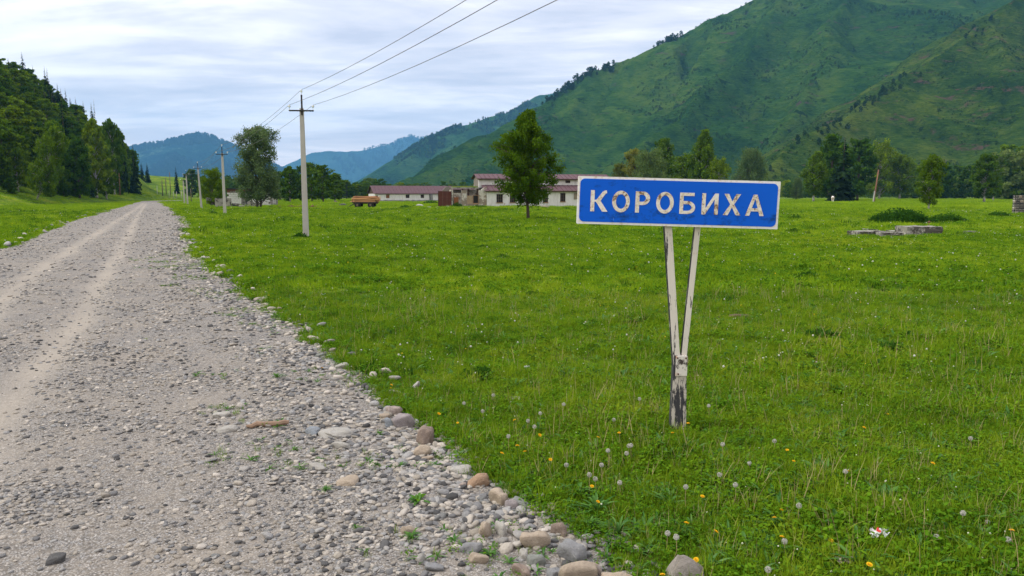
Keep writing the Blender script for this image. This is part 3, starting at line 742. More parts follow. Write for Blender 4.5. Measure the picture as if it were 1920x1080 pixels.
def broadleaf(seed, H, Wd, base, prof, nlimb, perc, lsize, mat, bark, lean=0.0, hang=0.0, tr=0.02, gap=0.0, stems=((0, 0),), droop=0.0, spread=1.0):
    """trunk mesh (stem and limbs) and crown mesh of a leafy tree; prof maps height fraction in the crown to half-width fraction"""
    r = np.random.default_rng(seed); tb = MB(); C_, T_ = [], []
    for (sx, sy) in stems:
        pts = []
        for i in range(9):
            f = i / 8; pts.append((sx * H * 0.05 * (1 + f) + lean * H * f * (1 - 0.5 * f) + 0.012 * H * r.normal() * f, sy * H * 0.05 * (1 + f) + 0.012 * H * r.normal() * f, H * 0.88 * f - 0.15 * (i == 0)))
        tb.tube(pts, [tr * H * (1.25 if i == 0 else (1 - 0.9 * i / 8)) for i in range(9)], 7)
        P = np.array(pts)
        for k in range(nlimb // len(stems)):
            q = (k + r.uniform(0, 1)) / (nlimb // len(stems)); t = base + (0.97 - base) * q
            o = np.array([np.interp(t, np.linspace(0, 0.88, 9), P[:, j]) for j in range(3)]); o[2] = t * H * 0.97
            az = k * 2.4 + r.normal(0, 0.4); ln = 0.5 * Wd * prof(q) * r.uniform(0.72, 1.12)
            if gap and r.uniform() < gap: ln *= 0.45
            rise = (0.35 + 0.5 * q) * ln
            e = o + np.array((math.cos(az) * ln, math.sin(az) * ln, rise * r.uniform(0.4, 1.1)))
            mid = (o + e) / 2 + np.array((0, 0, 0.12 * ln))
            start = o - np.array((0, 0, 0.25 * ln)); start[2] = max(start[2], 0.06 * H)
            tb.tube([tuple(start), tuple(mid), tuple(e)], [0.006 * H * (1.1 - 0.7 * q), 0.0035 * H, 0.001 * H], 4, False)
            nc = max(2, int(3 + 4 * prof(q)))
            for c in range(nc):
                f = r.uniform(0.25, 1.05) ** 0.7
                cc = start * (1 - f) ** 2 + 2 * f * (1 - f) * mid + f * f * e if f < 1 else e
                cr = (0.070 + 0.035 * r.uniform()) * Wd * spread
                m = max(3, int(perc * r.uniform(0.6, 1.3)))
                g = r.normal(0, 1, (m, 3)); g = g / np.linalg.norm(g, axis=1)[:, None] * (r.uniform(0, 1, (m, 1)) ** 0.45) * cr * np.array((1.15, 1.15, 0.8))
                if droop: g[:, 2] -= droop * cr * r.uniform(0, 1, m) ** 1.5 * 3
                C_.append(cc + g); T_.append(np.full(m, np.clip(r.normal(0.45, 0.28), 0, 1)))
    cents = np.concatenate(C_); tones = np.concatenate(T_)
    cents[:, 2] = np.maximum(cents[:, 2], 0.05 * H)
    return tb.mesh('trunk', bark, True), crown_mesh('crown', cents, tones, lsize, mat, r, 0.6, hang)
def spruce(seed, H, Wd, n_t, per, mat, bark):
    r = np.random.default_rng(seed); tb = MB()
    tb.tube([(0, 0, -0.2), (0, 0, H * 0.5), (0, 0, H * 0.99)], [0.016 * H, 0.010 * H, 0.002 * H], 7)
    V, T = [], []
    for k in range(n_t):
        f = (k + r.uniform(0, 0.6)) / n_t; z = H * (0.04 + 0.95 * f); rad = 0.5 * Wd * (1 - f) ** 0.85 * r.uniform(0.8, 1.12) + 0.045 * H * (1 - f) ** 0.5
        for b in range(max(4, int(per * (1 - 0.6 * f)))):
            az = r.uniform(0, 6.283); L = rad * r.uniform(0.7, 1.15); dx, dy = math.cos(az), math.sin(az); px, py = -dy, dx
            dr = r.uniform(0.25, 0.8); tone = np.clip(r.normal(0.45, 0.25), 0, 1)
            for s in range(4):
                f0 = 0.12 + 0.22 * s; f1 = f0 + 0.30; w = L * 0.34 * (1.1 - 0.6 * f0); o = r.normal(0, 0.05 * L, 2)
                z0 = z - dr * L * f0; z1 = z - dr * L * f1 + 0.10 * L * f1 * f1
                V += [(dx * L * f0, dy * L * f0, z0), (dx * L * (f0 + .18) + px * w + o[0], dy * L * (f0 + .18) + py * w + o[1], (z0 + z1) / 2 - 0.35 * L * r.uniform()),
                      (dx * L * f1, dy * L * f1, z1), (dx * L * (f0 + .18) - px * w + o[0], dy * L * (f0 + .18) - py * w + o[1], (z0 + z1) / 2 - 0.10 * L * r.uniform())]
                T.append(tone)
    me = fast_mesh('crown', np.array(V), np.arange(len(V)).reshape(-1, 4), [mat])
    a = me.attributes.new('tone', 'FLOAT', 'FACE'); a.data.foreach_set('value', np.array(T, np.float32))
    return tb.mesh('trunk', bark, True), me
egg = lambda q: (0.50 + 1.0 * q * 2.2 if q < 0.22 else max(0.10, 1.0 - ((q - 0.22) / 0.80) ** 1.7 * 0.95)) if q < 0.22 else max(0.10, 1.0 - ((q - 0.22) / 0.80) ** 1.6 * 0.95)
oval = lambda q: max(0.18, math.sin(math.pi * min(1, 0.16 + 0.82 * q)) ** 0.7)
dome = lambda q: max(0.15, math.sqrt(max(0.0, 1 - (max(0, q - 0.15) / 0.87) ** 2)))
col_ = lambda q: max(0.22, 0.75 + 0.25 * math.sin(q * 9) - (0.55 if q > 0.9 else 0)) * (0.7 if q > 0.7 else 1)
def proto(meshes, nm):                   # an unplaced tree: name, trunk mesh, crown mesh
    return (nm, meshes[0], meshes[1])
def plant(pr, loc, sc_=(1, 1, 1), rz=0.0, label='', cat='tree', group=None):
    t = thing(pr[0], label, cat, loc, rz, group, scale=sc_)
    link('trunk', pr[1], t); link('crown', pr[2], t)
    return t
def hz1(x, y): return float(h(np.array([x]), np.array([y]))[0])

# tree kinds; each is modelled 10 m tall (crown width noted) and scaled to what stands there
FB_ = [proto(broadleaf(400 + i, 10, 5.4, 0.06, (oval, egg, dome, oval, egg)[i], 60, 20, 0.46, M['wood_leaf'], M['birch_bark'], hang=0.5, gap=0.12), 'birch_tree') for i in range(5)]
FD_ = [proto(broadleaf(420 + i, 10, 6.2, 0.05, (dome, oval, oval)[i], 54, 19, 0.52, M['dark_leaf'], M['bark'], gap=0.15), 'broadleaf_tree') for i in range(3)]
FS_ = [proto(spruce(440 + i, 10, (3.0, 3.6, 2.5)[i], 34, 13, M['spruce_leaf'], M['bark']), 'spruce_tree') for i in range(3)]
MB_ = [proto(broadleaf(460 + i, 10, (5.2, 5.8, 4.6, 6.4)[i], (0.17, 0.12, 0.15, 0.10)[i], (egg, oval, oval, dome)[i], 90, 26, 0.33, M['wood_leaf'], M['birch_bark'], hang=0.6, gap=0.08, droop=0.4), 'birch_tree') for i in range(4)]
ML_ = [proto(broadleaf(480 + i, 10, 11 - 2 * i, 0.03, dome, 90, 26, 0.40, M['lime_leaf'], M['bark'], gap=0.05), 'round_tree') for i in range(2)]
MW_ = [proto(broadleaf(490 + i, 10, (9.5, 10.5)[i], 0.04, dome, 100, 26, 0.34, M['willow_leaf'], M['bark'], droop=0.4), 'willow_tree') for i in range(2)]
MY_ = [proto(broadleaf(495, 10, 7.5, 0.1, oval, 80, 22, 0.38, M['yellow_leaf'], M['bark'], gap=0.1), 'broadleaf_tree')]

# the birch standing alone in the meadow before the barns
p_ = G(991, 415)
hero = broadleaf(901, 9.5, 6.2, 0.17, lambda q: egg(q) * (1.0 - 0.42 * max(0, q - .5)), 150, 46, 0.19, M['birch_leaf'], M['bark'], lean=-0.065, hang=0.6, gap=0.2, tr=0.014, droop=0.45, spread=0.66)
plant(proto(hero, 'birch_tree'), (p_[0], p_[1], hz1(*p_[:2])), label='tall full birch standing alone in the meadow in front of the white barns')
# two-stemmed poplar behind the second utility pole
p_ = G(486, 391)
pop = broadleaf(911, 12.8, 6.6, 0.10, lambda q: (1.0 if q < 0.42 else 0.62 + 0.22 * math.sin((q - 0.42) * 5.4)) * (1 if q < 0.93 else 0.7), 150, 36, 0.25, M['poplar_leaf'], M['bark'], gap=0.05, tr=0.012, stems=((-0.45, 0.1), (0.45, 0)), spread=1.15, droop=0.3)
plant(proto(pop, 'poplar_tree'), (p_[0], p_[1], hz1(*p_[:2])), label='tall grey green twin trunked tree beside the small white building', rz=0.0)

def at_px(pr, u, vb, vt, label, wpx=None, Y=None, group=None, cat='tree', rz=0.0, name=None):
    if Y is None: p = G(u, vb)
    else: p = D(u, vb, Y)
    z = hz1(p[0], p[1]); top = D(u, vt, p[1])[2]
    s = (top - z) / 10.0 * 1.02
    w0 = (max(v.co.x for v in pr[2].vertices) - min(v.co.x for v in pr[2].vertices))
    sw = s if wpx is None else wpx * mpp(p[1]) / w0
    t = plant(pr, (p[0], p[1], z), (sw, sw, s), rz, label, cat, group)
    if name: t.name = name
    return t
# right of the sign
at_px(MB_[0], 1525, 378, 283, 'egg shaped birch standing left of the dark tree clump, nearest the road sign', 54)
at_px(FD_[1], 1558, 377, 254, 'tall broad tree rising at the left end of the dark clump', 72, rz=1)
at_px(FS_[1], 1578, 378, 258, 'dark spruce in the middle of the clump above the grazing horse', 62)
at_px(FD_[0], 1607, 376, 264, 'broad dark tree between the spruce and the leaning red pole', 74, rz=2)
at_px(MB_[3], 1648, 374, 268, 'big birch behind the leaning red pole', 72, rz=0.7)
at_px(MB_[1], 1686, 374, 289, 'birch with a pale trunk at the right end of the clump', 58, rz=2.2)
at_px(MB_[1], 1741, 391, 289, 'young birch standing alone behind the patch of nettles', 54, rz=0.4)
at_px(MB_[2], 1845, 379, 287, 'slim birch with a dark trunk standing near the right ruin', 54, rz=3)
at_px(MB_[0], 1862, 377, 318, 'small birch half hidden behind the slim birch near the right ruin', 34, rz=2)
at_px(ML_[1], 1882, 372, 337, 'low yellow green bushy tree left of the ruined pillar', 26, cat='tree')
at_px(ML_[0], 1912, 371, 346, 'low yellow green bush behind the ruined pillar', 34, cat='bush')
at_px(ML_[1], 1473, 371, 340, 'round green bush just right of the sign panel', 30, cat='bush')
at_px(MW_[0], 1494, 370, 336, 'pale grey green bush between the sign and the egg shaped birch', 26, cat='bush', Y=300)
# behind the sign
at_px(MY_[0], 1190, 378, 282, 'yellowish tree at the left of the group behind the sign', 56)
at_px(MY_[0], 1162, 377, 308, 'low yellowish bush at the barn end behind the sign', 34, rz=2, cat='bush')
at_px(MW_[1], 1216, 381, 288, 'grey green rounded willow behind the left half of the sign', 86)
at_px(MB_[2], 1242, 377, 259, 'dark pointed birch rising behind the grey green willow', 58, rz=1)
at_px(MB_[3], 1283, 378, 292, 'low dense birch between the pointed birch and the tallest one', 66, rz=2)
at_px(MB_[0], 1313, 379, 242, 'tallest birch behind the sign, standing above its right half', 62, rz=0.2)
at_px(MB_[3], 1346, 380, 300, 'wide low birch leaning on the tallest one behind the sign', 56, rz=1.2)
at_px(MW_[0], 1406, 375, 284, 'dome shaped pale willow behind the right end of the sign', 72)
# round the small white building and along the far edge of the field
at_px(ML_[0], 400, 387, 322, 'bright yellow green round tree beside the broken concrete panels', 56)
for u, vb, vt, w, pr, lb in ((544, 379, 311, 44, FB_[1], 'pointed green tree just right of the twin trunked tree'), (568, 379, 326, 34, FB_[2], 'lighter green tree at the foot of the nearest utility pole line'),
                             (585, 377, 306, 40, FD_[1], 'dark tree seen behind the nearest utility pole'), (606, 379, 311, 50, FD_[0], 'broad dark tree right of the nearest utility pole'),
                             (628, 378, 325, 46, FB_[0], 'mid green birch above the pile of dark stones'), (563, 372, 312, 36, FD_[2], 'dark tree filling the gap behind the lighter green one'),
                             (650, 373, 340, 34, FD_[1], 'small dark tree left of the trailer with boards'), (672, 373, 345, 30, FB_[2], 'small tree above the boards on the trailer'),
                             (688, 373, 342, 26, ML_[1], 'bright green bush at the left gable of the long barn'), (525, 376, 322, 40, FD_[2], 'dark tree behind the twin trunked tree'),
                             (428, 370, 338, 18, FS_[1], 'distant dark conifer just left of the rusty roof'), (444, 370, 334, 26, FD_[1], 'distant dark tree above the rusty roof'),
                             (905, 373, 340, 34, ML_[0], 'bright green bushy tree at the left gable of the two storey barn'), (752, 372, 344, 26, ML_[1], 'green bush showing over the ridge of the long barn')):
    at_px(pr, u, vb, vt, lb, w, rz=u * 0.7)
# spruces and trees by the far bend of the road
for u, Y, vt, w, pr, lb in ((267, 470, 303, 14, FS_[1], 'left one of two dark spruces on the bright hill crest'), (277, 476, 305, 15, FS_[1], 'right one of two dark spruces on the bright hill crest'),
                            (332, 440, 311, 13, FS_[0], 'lone narrow spruce on the slope beyond the far bend'), (361, 420, 318, 34, FD_[1], 'dark tree right of the lone narrow spruce'), (384, 400, 330, 30, FD_[2], 'dark tree behind the bright round tree')):
    x_ = D(u, 364, Y)[0]; z_ = hz1(x_, Y); v_ = 364 - (z_ - CAM_H) / Y * FPX
    at_px(pr, u, v_, vt, lb, w, Y=Y, rz=u)

# ------------------------------------------------------------------ the wooded hillside on the left: every tree on its own
r5 = np.random.default_rng(55)
front = [  # (u, Y, vtop, width px, kind, label) along the lower edge of the wood
    (70, 172, 236, 62, MB_[3], 'light green birch leaning out of the wood over the grass slope', 0.35), (-30, 170, 215, 90, FD_[0], None, 0), (8, 176, 236, 70, FD_[2], 'dark rounded tree at the left edge of the wood', 0),
    (34, 178, 250, 60, FB_[2], 'light birch in the lower row left of the leaning birch', 0), (108, 196, 232, 58, FD_[0], 'dark bushy tree low in the wood right of the leaning birch', 0), (128, 206, 168, 46, FS_[1], 'tall dark spruce in the middle of the wood edge', 0),
    (150, 205, 262, 52, FD_[1], 'low dark tree beneath the tall middle spruce', 0), (160, 222, 255, 34, FS_[1], 'short dark spruce at the wood edge right of the low dark tree', 0), (182, 232, 222, 60, FB_[1], 'full birch at the right part of the wood edge', 0),
    (200, 238, 268, 44, FB_[3], 'low birch in front of the full birch', 0), (215, 262, 226, 48, FB_[0], 'birch beside the bare red trunk', 0), (232, 292, 246, 36, FB_[4], 'birch near the right end of the wood', 0),
    (243, 300, 268, 26, FS_[1], 'dark spruce next to last at the right end of the wood', 0), (254, 306, 272, 28, FS_[1], 'dark spruce standing last at the right end of the wood', 0), (236, 290, 242, 14, FS_[0], 'thin spruce tip above the birches near the right end', 0)]
for u, Y, vt, w, pr, lb, lean in front:
    x_ = D(u, 364, Y)[0]; z_ = hz1(x_, Y); v_ = 364 - (z_ - CAM_H) / Y * FPX
    if lb is None: continue
    t_ = at_px(pr, u, v_, vt, lb, w, Y=Y, rz=u * 1.3)
    if lean: t_.rotation_euler = (0, lean, 0)
sky_spruce = [(46, 215, 98, 26, 'tall dark spruce topping the wood at the far left'), (88, 232, 124, 16, 'dark spruce tip on the skyline right of the tall far left one'), (93, 236, 128, 16, 'dark spruce just right of the first skyline spruce tip'),
              (146, 268, 182, 12, 'small spruce tip on the wood skyline above the middle'), (175, 290, 192, 14, 'left spruce of the pair standing above the wood skyline'), (187, 292, 188, 16, 'right spruce of the pair standing above the wood skyline'), (221, 320, 240, 12, 'spruce tip on the skyline towards the right end of the wood'), (112, 250, 156, 14, 'spruce tip on the skyline left of the middle'), (127, 250, 166, 14, 'spruce tip on the skyline right of the middle'), (160, 270, 190, 14, 'spruce tip on the skyline just left of the pair'), (203, 290, 226, 13, 'spruce tip on the skyline right of the pair'), (66, 220, 122, 14, 'spruce tip between the tall far left spruce and the next tips')]
for u, Y, vt, w, lb in sky_spruce:
    for Y in range(190, 420, 4):         # stand it where the slope is high enough for a tree of some 16 m
        if D(u, vt, Y)[2] - hz1(D(u, 364, Y)[0], Y) < 15.5: break
    w = max(w, 0.24 * 15.5 / mpp(Y))
    x_ = D(u, 364, Y)[0]; z_ = hz1(x_, Y); v_ = 364 - (z_ - CAM_H) / Y * FPX
    at_px(FS_[0], u, v_, vt, lb, w, Y=Y, rz=u)
# shrubs along the foot of the wood
for k, (u, Y) in enumerate(((20, 168), (120, 196), (140, 204), (172, 226), (225, 268), (95, 186))):
    x_ = D(u, 364, Y)[0]; z_ = hz1(x_, Y)
    plant(FD_[k % 3], (x_, Y, z_ - 0.3), (0.55, 0.55, 0.38), k * 1.1, 'low dark shrub growing along the foot of the wooded hillside', 'shrub', 'shrubs at the foot of the wood')
# skyline of the wood as height over distance, so the fill stays under it
SKu = [-60, 0, 25, 60, 80, 100, 130, 150, 175, 205, 225, 240, 258, 266]; SKv = [72, 84, 100, 124, 134, 148, 172, 190, 216, 238, 252, 264, 296, 328]
taken = []; n_fill = 0
lab = dict(birch_tree='birch standing among its like inside the wood on the steep left hillside', broadleaf_tree='dark broadleaf tree packed inside the wood on the steep left hillside', spruce_tree='dark spruce growing inside the wood on the steep left hillside')
grp = dict(birch_tree='birches inside the hillside wood', broadleaf_tree='broadleaf trees inside the hillside wood', spruce_tree='spruces inside the hillside wood')
for k in range(6000):
    Y = 165 + 190 * r5.uniform() ** 1.15; dd = 13.5 + 44 * r5.uniform()
    a_ = (Y - FA[1]) / fdir[1]
    x_ = FA[0] + fdir[0] * (Y - FA[1] - fnor[1] * dd) / fdir[1] + fnor[0] * dd
    u = 960 + FPX * x_ / (Y * math.cos(PITCH) + 0.3)
    if u < -45 or u > 256: continue
    if any((x_ - a) ** 2 + (Y - b) ** 2 < 4.6 ** 2 for a, b in taken): continue
    z_ = hz1(x_, Y); vsk = np.interp(u, SKu, SKv)
    hmax = D(u, vsk + r5.uniform(-4, 10), Y)[2] - z_
    if hmax < 4.5: continue
    q = r5.uniform(); ht = r5.uniform(10.5, 15.5)
    if dd < 17: ht *= 0.7
    ht = min(ht, hmax)
    pr = FB_[r5.integers(5)] if q < 0.46 else (FD_[r5.integers(3)] if q < 0.64 else FS_[r5.integers(3)])
    taken.append((x_, Y)); n_fill += 1
    w = ht / 10 * r5.uniform(0.95, 1.3) if pr[0] != 'spruce_tree' else ht / 10 * 1.1
    plant(pr, (x_, Y, z_ - 0.2), (w, w, ht / 10), r5.uniform(0, 6.28), lab[pr[0]], 'tree', grp[pr[0]])
print('fill trees', n_fill)
tb = MB(); p_ = (D(225, 364, 262)[0], 262); tb.tube([(0, 0, -0.2), (0.05, 0, 4), (0.1, 0, 8)], [0.2, 0.17, 0.12], 8)
thing('dead_trunk', 'bare reddish trunk standing at the right part of the wood edge', 'tree trunk', (p_[0], p_[1], hz1(*p_)), me=tb.mesh('dead_trunk', M['red_wood_pole'], True))

# ------------------------------------------------------------------ far woods and bushes: masses nobody could count
wood_src = src_collection('far_tree', [broadleaf(600 + i, 10, (7, 6, 8)[i], 0.03, (dome, oval, dome)[i], 26, 12, 0.62, M[('dark_leaf', 'birch_leaf', 'willow_leaf')[i]], M['bark'])[1] for i in range(3)])
PX = []
def wood(u0, u1, Y0, Y1, n, t0, t1, w=(1, 1, 0.25)):
    w = np.array(w) / sum(w)
    for k in range(n):
        Y = rng.uniform(Y0, Y1); x_ = D(rng.uniform(u0, u1), 364, Y)[0]
        s = rng.uniform(t0, t1) / 10
        PX.append((x_, Y, hz1(x_, Y) - 0.3, s * rng.uniform(0.9, 1.3), s, rng.choice(3, p=w)))
wood(1690, 1990, 330, 480, 150, 9, 17); wood(1880, 1990, 300, 380, 40, 14, 24, (1, .5, .6)); wood(1480, 1700, 420, 560, 50, 6, 10)
wood(1380, 1560, 420, 560, 70, 5, 10); wood(690, 1000, 420, 620, 230, 5, 10, (1, .6, .3)); wood(480, 720, 380, 560, 150, 6, 12)
wood(1000, 1400, 460, 620, 90, 5, 8); wood(420, 520, 400, 560, 40, 6, 11)
PX = np.array(PX)
scatter('distant_wood', PX[:, :3], np.stack([0 * PX[:, 0], 0 * PX[:, 0], rng.uniform(0, 6.28, len(PX))], 1), np.stack([PX[:, 3], PX[:, 3], PX[:, 4]], 1), PX[:, 5].astype(int), wood_src)

def field_z(F, px, py):
    x, y, Z = F
    i = np.clip(np.searchsorted(x, px) - 1, 0, len(x) - 2); j = np.clip(np.searchsorted(y, py) - 1, 0, len(y) - 2)
    fx = (px - x[i]) / (x[i + 1] - x[i]); fy = (py - y[j]) / (y[j + 1] - y[j])
    return (Z[j, i] * (1 - fx) + Z[j, i + 1] * fx) * (1 - fy) + (Z[j + 1, i] * (1 - fx) + Z[j + 1, i + 1] * fx) * fy
M['scrub_leaf'] = leaf_mat('scrub_leaf', (0.010, 0.034, 0.005), (0.045, 0.09, 0.012))
bush_src = src_collection('far_bush', [broadleaf(620 + i, 10, (9, 8)[i], 0.02, dome, 14, 9, 1.5, M[('scrub_leaf', 'birch_leaf')[i]], M['bark'])[1] for i in range(2)] + [broadleaf(625, 10, 6.5, 0.02, oval, 18, 10, 1.3, M['scrub_leaf'], M['bark'])[1]])
con_src = src_collection('far_conifer', [spruce(630, 10, 4.2, 10, 6, M['spruce_leaf'], M['bark'])[1], spruce(631, 10, 5.0, 10, 6, M['dark_leaf'], M['bark'])[1]] + [bush_src.objects[0].data, bush_src.objects[2].data])
def hill_scatter(name, F, n, s0, s1, thr, seed, src, wts, nl=60.0, crest=None, crn=0, extra=None):
    x, y, Z = F; k = n * 12
    px = rng.uniform(x[0], x[-1], k); py = rng.uniform(y[0], y[-1], k); pz = field_z(F, px, py)
    m = (pz > 3) & (np.abs(px) < 0.74 * py + 30) & (fbm(px / nl, py / nl, 4, seed) > thr)
    px, py, pz = px[m][:n], py[m][:n], pz[m][:n]; ncr = 0
    s = rng.uniform(s0, s1, len(px)) / 10
    if crest is not None:                # a broken line of trees along the crest
        P = np.array([D(*q)[:2] for q in crest]); cs = np.concatenate([[0], np.cumsum(np.hypot(*np.diff(P, axis=0).T))])
        t = rng.uniform(0, cs[-1], crn); ok = fbm(t / (55.0 * max(1, y[0] / 1000)), t * 0, 3, seed + 5) > -0.12; t = t[ok]
        qx = np.interp(t, cs, P[:, 0]) + rng.normal(0, 7, len(t)); qy = np.interp(t, cs, P[:, 1]) + rng.normal(0, 7, len(t))
        px = np.concatenate([px, qx]); py = np.concatenate([py, qy]); 
        tx = np.interp(t + 5, cs, P[:, 0]) - np.interp(t - 5, cs, P[:, 0]); ty = np.interp(t + 5, cs, P[:, 1]) - np.interp(t - 5, cs, P[:, 1]); tl = np.hypot(tx, ty) + 1e-6
        of = np.linspace(-9, 9, 25)[:, None] * (x[1] - x[0]); ax, ay = qx - of * ty / tl, qy + of * tx / tl      # climb to the true crest of the finished slope
        b = np.argmax(field_z(F, ax, ay), 0); jt = (x[1] - x[0]) * 1.1; qx = ax[b, np.arange(len(t))] + rng.normal(0, jt, len(t)); qy = ay[b, np.arange(len(t))] + rng.normal(0, jt, len(t))
        px[-len(t):] = qx; py[-len(t):] = qy; pz = np.concatenate([pz, field_z(F, qx, qy)])
        s = np.concatenate([s, rng.uniform(*extra, len(t)) / 10])
        ncr = len(t)
    n = len(px); w = np.array(wts, float) / sum(wts)
    scatter(name, np.stack([px, py, pz - 0.5], 1), np.stack([0 * px, 0 * px, rng.uniform(0, 6.28, n)], 1), uni(s), np.where(np.arange(n) >= n - ncr, len(src.objects) - 1, rng.choice(len(w), n, p=w)), src)
hill_scatter('hillside_shrubs', NHF, 6000, 0.8, 2.4, 0.05, 301, bush_src, (2, 1), 34, [(1420, 330, 640), (1480, 290, 700), (1560, 242, 760), (1640, 186, 820), (1760, 94, 920), (1850, 38, 990), (1930, -12, 1060)], 210, (2.0, 7.5))
hill_scatter('mountain_shrubs', MMF, 9000, 1.4, 4.6, 0.06, 303, bush_src, (2, 1), 70, [(1040, 184, 1500), (1090, 152, 1530), (1130, 132, 1550), (1190, 108, 1580), (1240, 80, 1600), (1262, 72, 1610)], 230, (5, 14))
hill_scatter('mountain_woods', MDF, 9000, 6, 14, 0.12, 305, bush_src, (1.4, 1), 190, r3[2:6], 160, (9, 17))
hill_scatter('mountain_woods', LMF, 16000, 20, 34, -0.02, 307, con_src, (1.4, 1, 0.8, .5), 480, rl[2:-1], 260, (24, 42))
hill_scatter('mountain_woods', FMF, 5000, 28, 48, 0.10, 309, con_src, (1, 1, 1, 1), 800)
# ------------------------------------------------------------------ more materials
def peeling_mat(name, paint, under, thr, vert=True, rust=0.0, scale=5.0):
    t = NT(name); p = t.obj()
    st = t.noise(t.map(p, (7, 7, 0.9) if vert else (1, 1, 1)), scale, 7, 0.72); bl = t.noise(t.map(p, (1, 1, 0.5)), 5.5, 5, 0.7)
    low = t.n('ShaderNodeSeparateXYZ'); t.set(low.inputs[0], p)
    f = t.math('ADD', t.math('MULTIPLY', st, 0.55), t.math('MULTIPLY', bl, 0.45))
    k = t.ramp(f, [(thr, 0.0), (thr + 0.03, 1.0)])
    sn = t.n('ShaderNodeSeparateXYZ'); t.set(sn.inputs[0], t.n('ShaderNodeNewGeometry').outputs['True Normal'])
    k = t.math('MAXIMUM', k, t.math('MULTIPLY', t.ramp(t.math('MULTIPLY', sn.outputs[0], -1.0), [(0.5, 0.0), (0.6, 1.0)]), t.ramp(st, [(0.36, 0.0), (0.42, 1.0)])))
    c = t.mix(k, paint, t.mix(st, tuple(x * 0.5 for x in under), tuple(x * 1.6 for x in under)))
    if rust: c = t.mix(t.ramp(t.noise(t.map(p, (3, 3, 1.2), (4, 1, 7)), 4, 6, 0.75), [(1 - rust, 0.0), (1 - rust + 0.08, 0.8)]), c, (0.42, 0.19, 0.06))
    return t.pbr(c, 0.8, t.bump(k, 0.25, 0.004), spec=0.25)
M['post_paint'] = peeling_mat('post_paint', (0.62, 0.58, 0.51), (0.035, 0.035, 0.038), 0.54, True, 0.345)
M['base_paint'] = peeling_mat('base_paint', (0.48, 0.44, 0.38), (0.038, 0.038, 0.042), 0.455, True, 0.30)
M['plate_paint'] = peeling_mat('plate_paint', (0.62, 0.59, 0.53), (0.05, 0.04, 0.035), 0.50, False, 0.45)
t = NT('sign_blue'); p = t.obj()
n_ = t.noise(t.map(p, (1, 1, 2.0), (2.2, 0, 5)), 2.6, 7, 0.75, 0.3); m_ = t.noise(p, 14, 5, 0.7)
sz = t.n('ShaderNodeSeparateXYZ'); t.set(sz.inputs[0], p)
mask = t.ramp(t.math('ABSOLUTE', t.math('ADD', sz.outputs[2], 0.125)), [(0.0, 1.0), (0.11, 0.0)])
dirt = t.ramp(t.math('ADD', t.math('MULTIPLY', n_, 0.7), t.math('ADD', t.math('MULTIPLY', m_, 0.3), t.math('MULTIPLY', mask, 0.085))), [(0.565, 0.0), (0.66, 0.85)])
c = t.mix(t.noise(p, 1.6, 4, 0.6), (0.001, 0.085, 0.53), (0.002, 0.112, 0.64))
c = t.mix(dirt, c, (0.004, 0.035, 0.13))
c = t.mix(t.ramp(t.noise(t.map(p, (26, 1, 3.2), (7, 0, 3)), 1.5, 2, 0.5), [(0.735, 0.0), (0.76, 0.6)]), c, (0.25, 0.45, 0.75))
M['sign_blue'] = t.pbr(c, 0.42, t.bump(n_, 0.05, 0.01), spec=0.12)
def rusty_white(name, amount, base=(0.70, 0.68, 0.63)):
    t = NT(name); p = t.obj(); a = t.noise(p, 16, 6, 0.7); b = t.noise(t.map(p, (1, 1, 1), (9, 2, 4)), 55, 4, 0.7); g = t.noise(t.map(p, (1, 1, 1), (1, 7, 3)), 5, 4, 0.6)
    f = t.math('ADD', t.math('MULTIPLY', a, 0.45), t.math('ADD', t.math('MULTIPLY', b, 0.3), t.math('MULTIPLY', g, 0.25)))
    c = t.mix(t.ramp(f, [(amount - 0.07, 0.0), (amount, 0.55)]), base, (0.52, 0.40, 0.24))
    c = t.mix(t.ramp(f, [(amount + 0.015, 0.0), (amount + 0.045, 0.9)]), c, (0.16, 0.085, 0.04))
    return t.pbr(c, 0.75, t.bump(f, 0.12, 0.003), spec=0.2)
M['letter'] = rusty_white('letter', 0.52)
M['sign_rim'] = rusty_white('sign_rim', 0.575, (0.72, 0.71, 0.69))
M['rust'] = plain('rust', (0.085, 0.028, 0.018), 0.9, 0.45, 1.6)
M['red_brown_roof'] = None
def roof_mat(name, col):
    t = NT(name); p = t.obj(); a = t.noise(t.map(p, (0.5, 2.5, 2.5)), 0.9, 6, 0.7); b = t.noise(t.map(p, (6, .6, .6)), 0.8, 3, 0.6)
    c = t.mix(a, tuple(x * 0.62 for x in col), tuple(x * 1.35 for x in col)); c = t.mix(t.math('MULTIPLY', b, 0.35), c, (0.22, 0.16, 0.17))
    return t.pbr(c, 0.75, None, spec=0.25)
M['roof'] = roof_mat('roof', (0.078, 0.036, 0.042))
def plaster_mat(name, base, bare, thr, dirt=0.5):
    t = NT(name); p = t.obj(); a = t.noise(p, 0.55, 8, 0.72, 0.3); b = t.noise(t.map(p, (1, 1, 0.35)), 2.2, 6, 0.7); g = t.noise(p, 9, 4, 0.7)
    c = t.mix(t.ramp(b, [(0.42, 0.0), (0.72, dirt)]), base, (0.33, 0.30, 0.26))
    k = t.ramp(t.math('ADD', t.math('MULTIPLY', a, 0.8), t.math('MULTIPLY', g, 0.2)), [(thr, 0.0), (thr + 0.025, 1.0)])
    c = t.mix(k, c, t.mix(g, tuple(x * 0.5 for x in bare), tuple(x * 1.5 for x in bare)))
    return t.pbr(c, 0.95, t.bump(t.math('SUBTRACT', g, k), 0.4, 0.03), spec=0.1)
M['plaster'] = plaster_mat('plaster', (0.66, 0.65, 0.63), (0.36, 0.27, 0.20), 0.64)
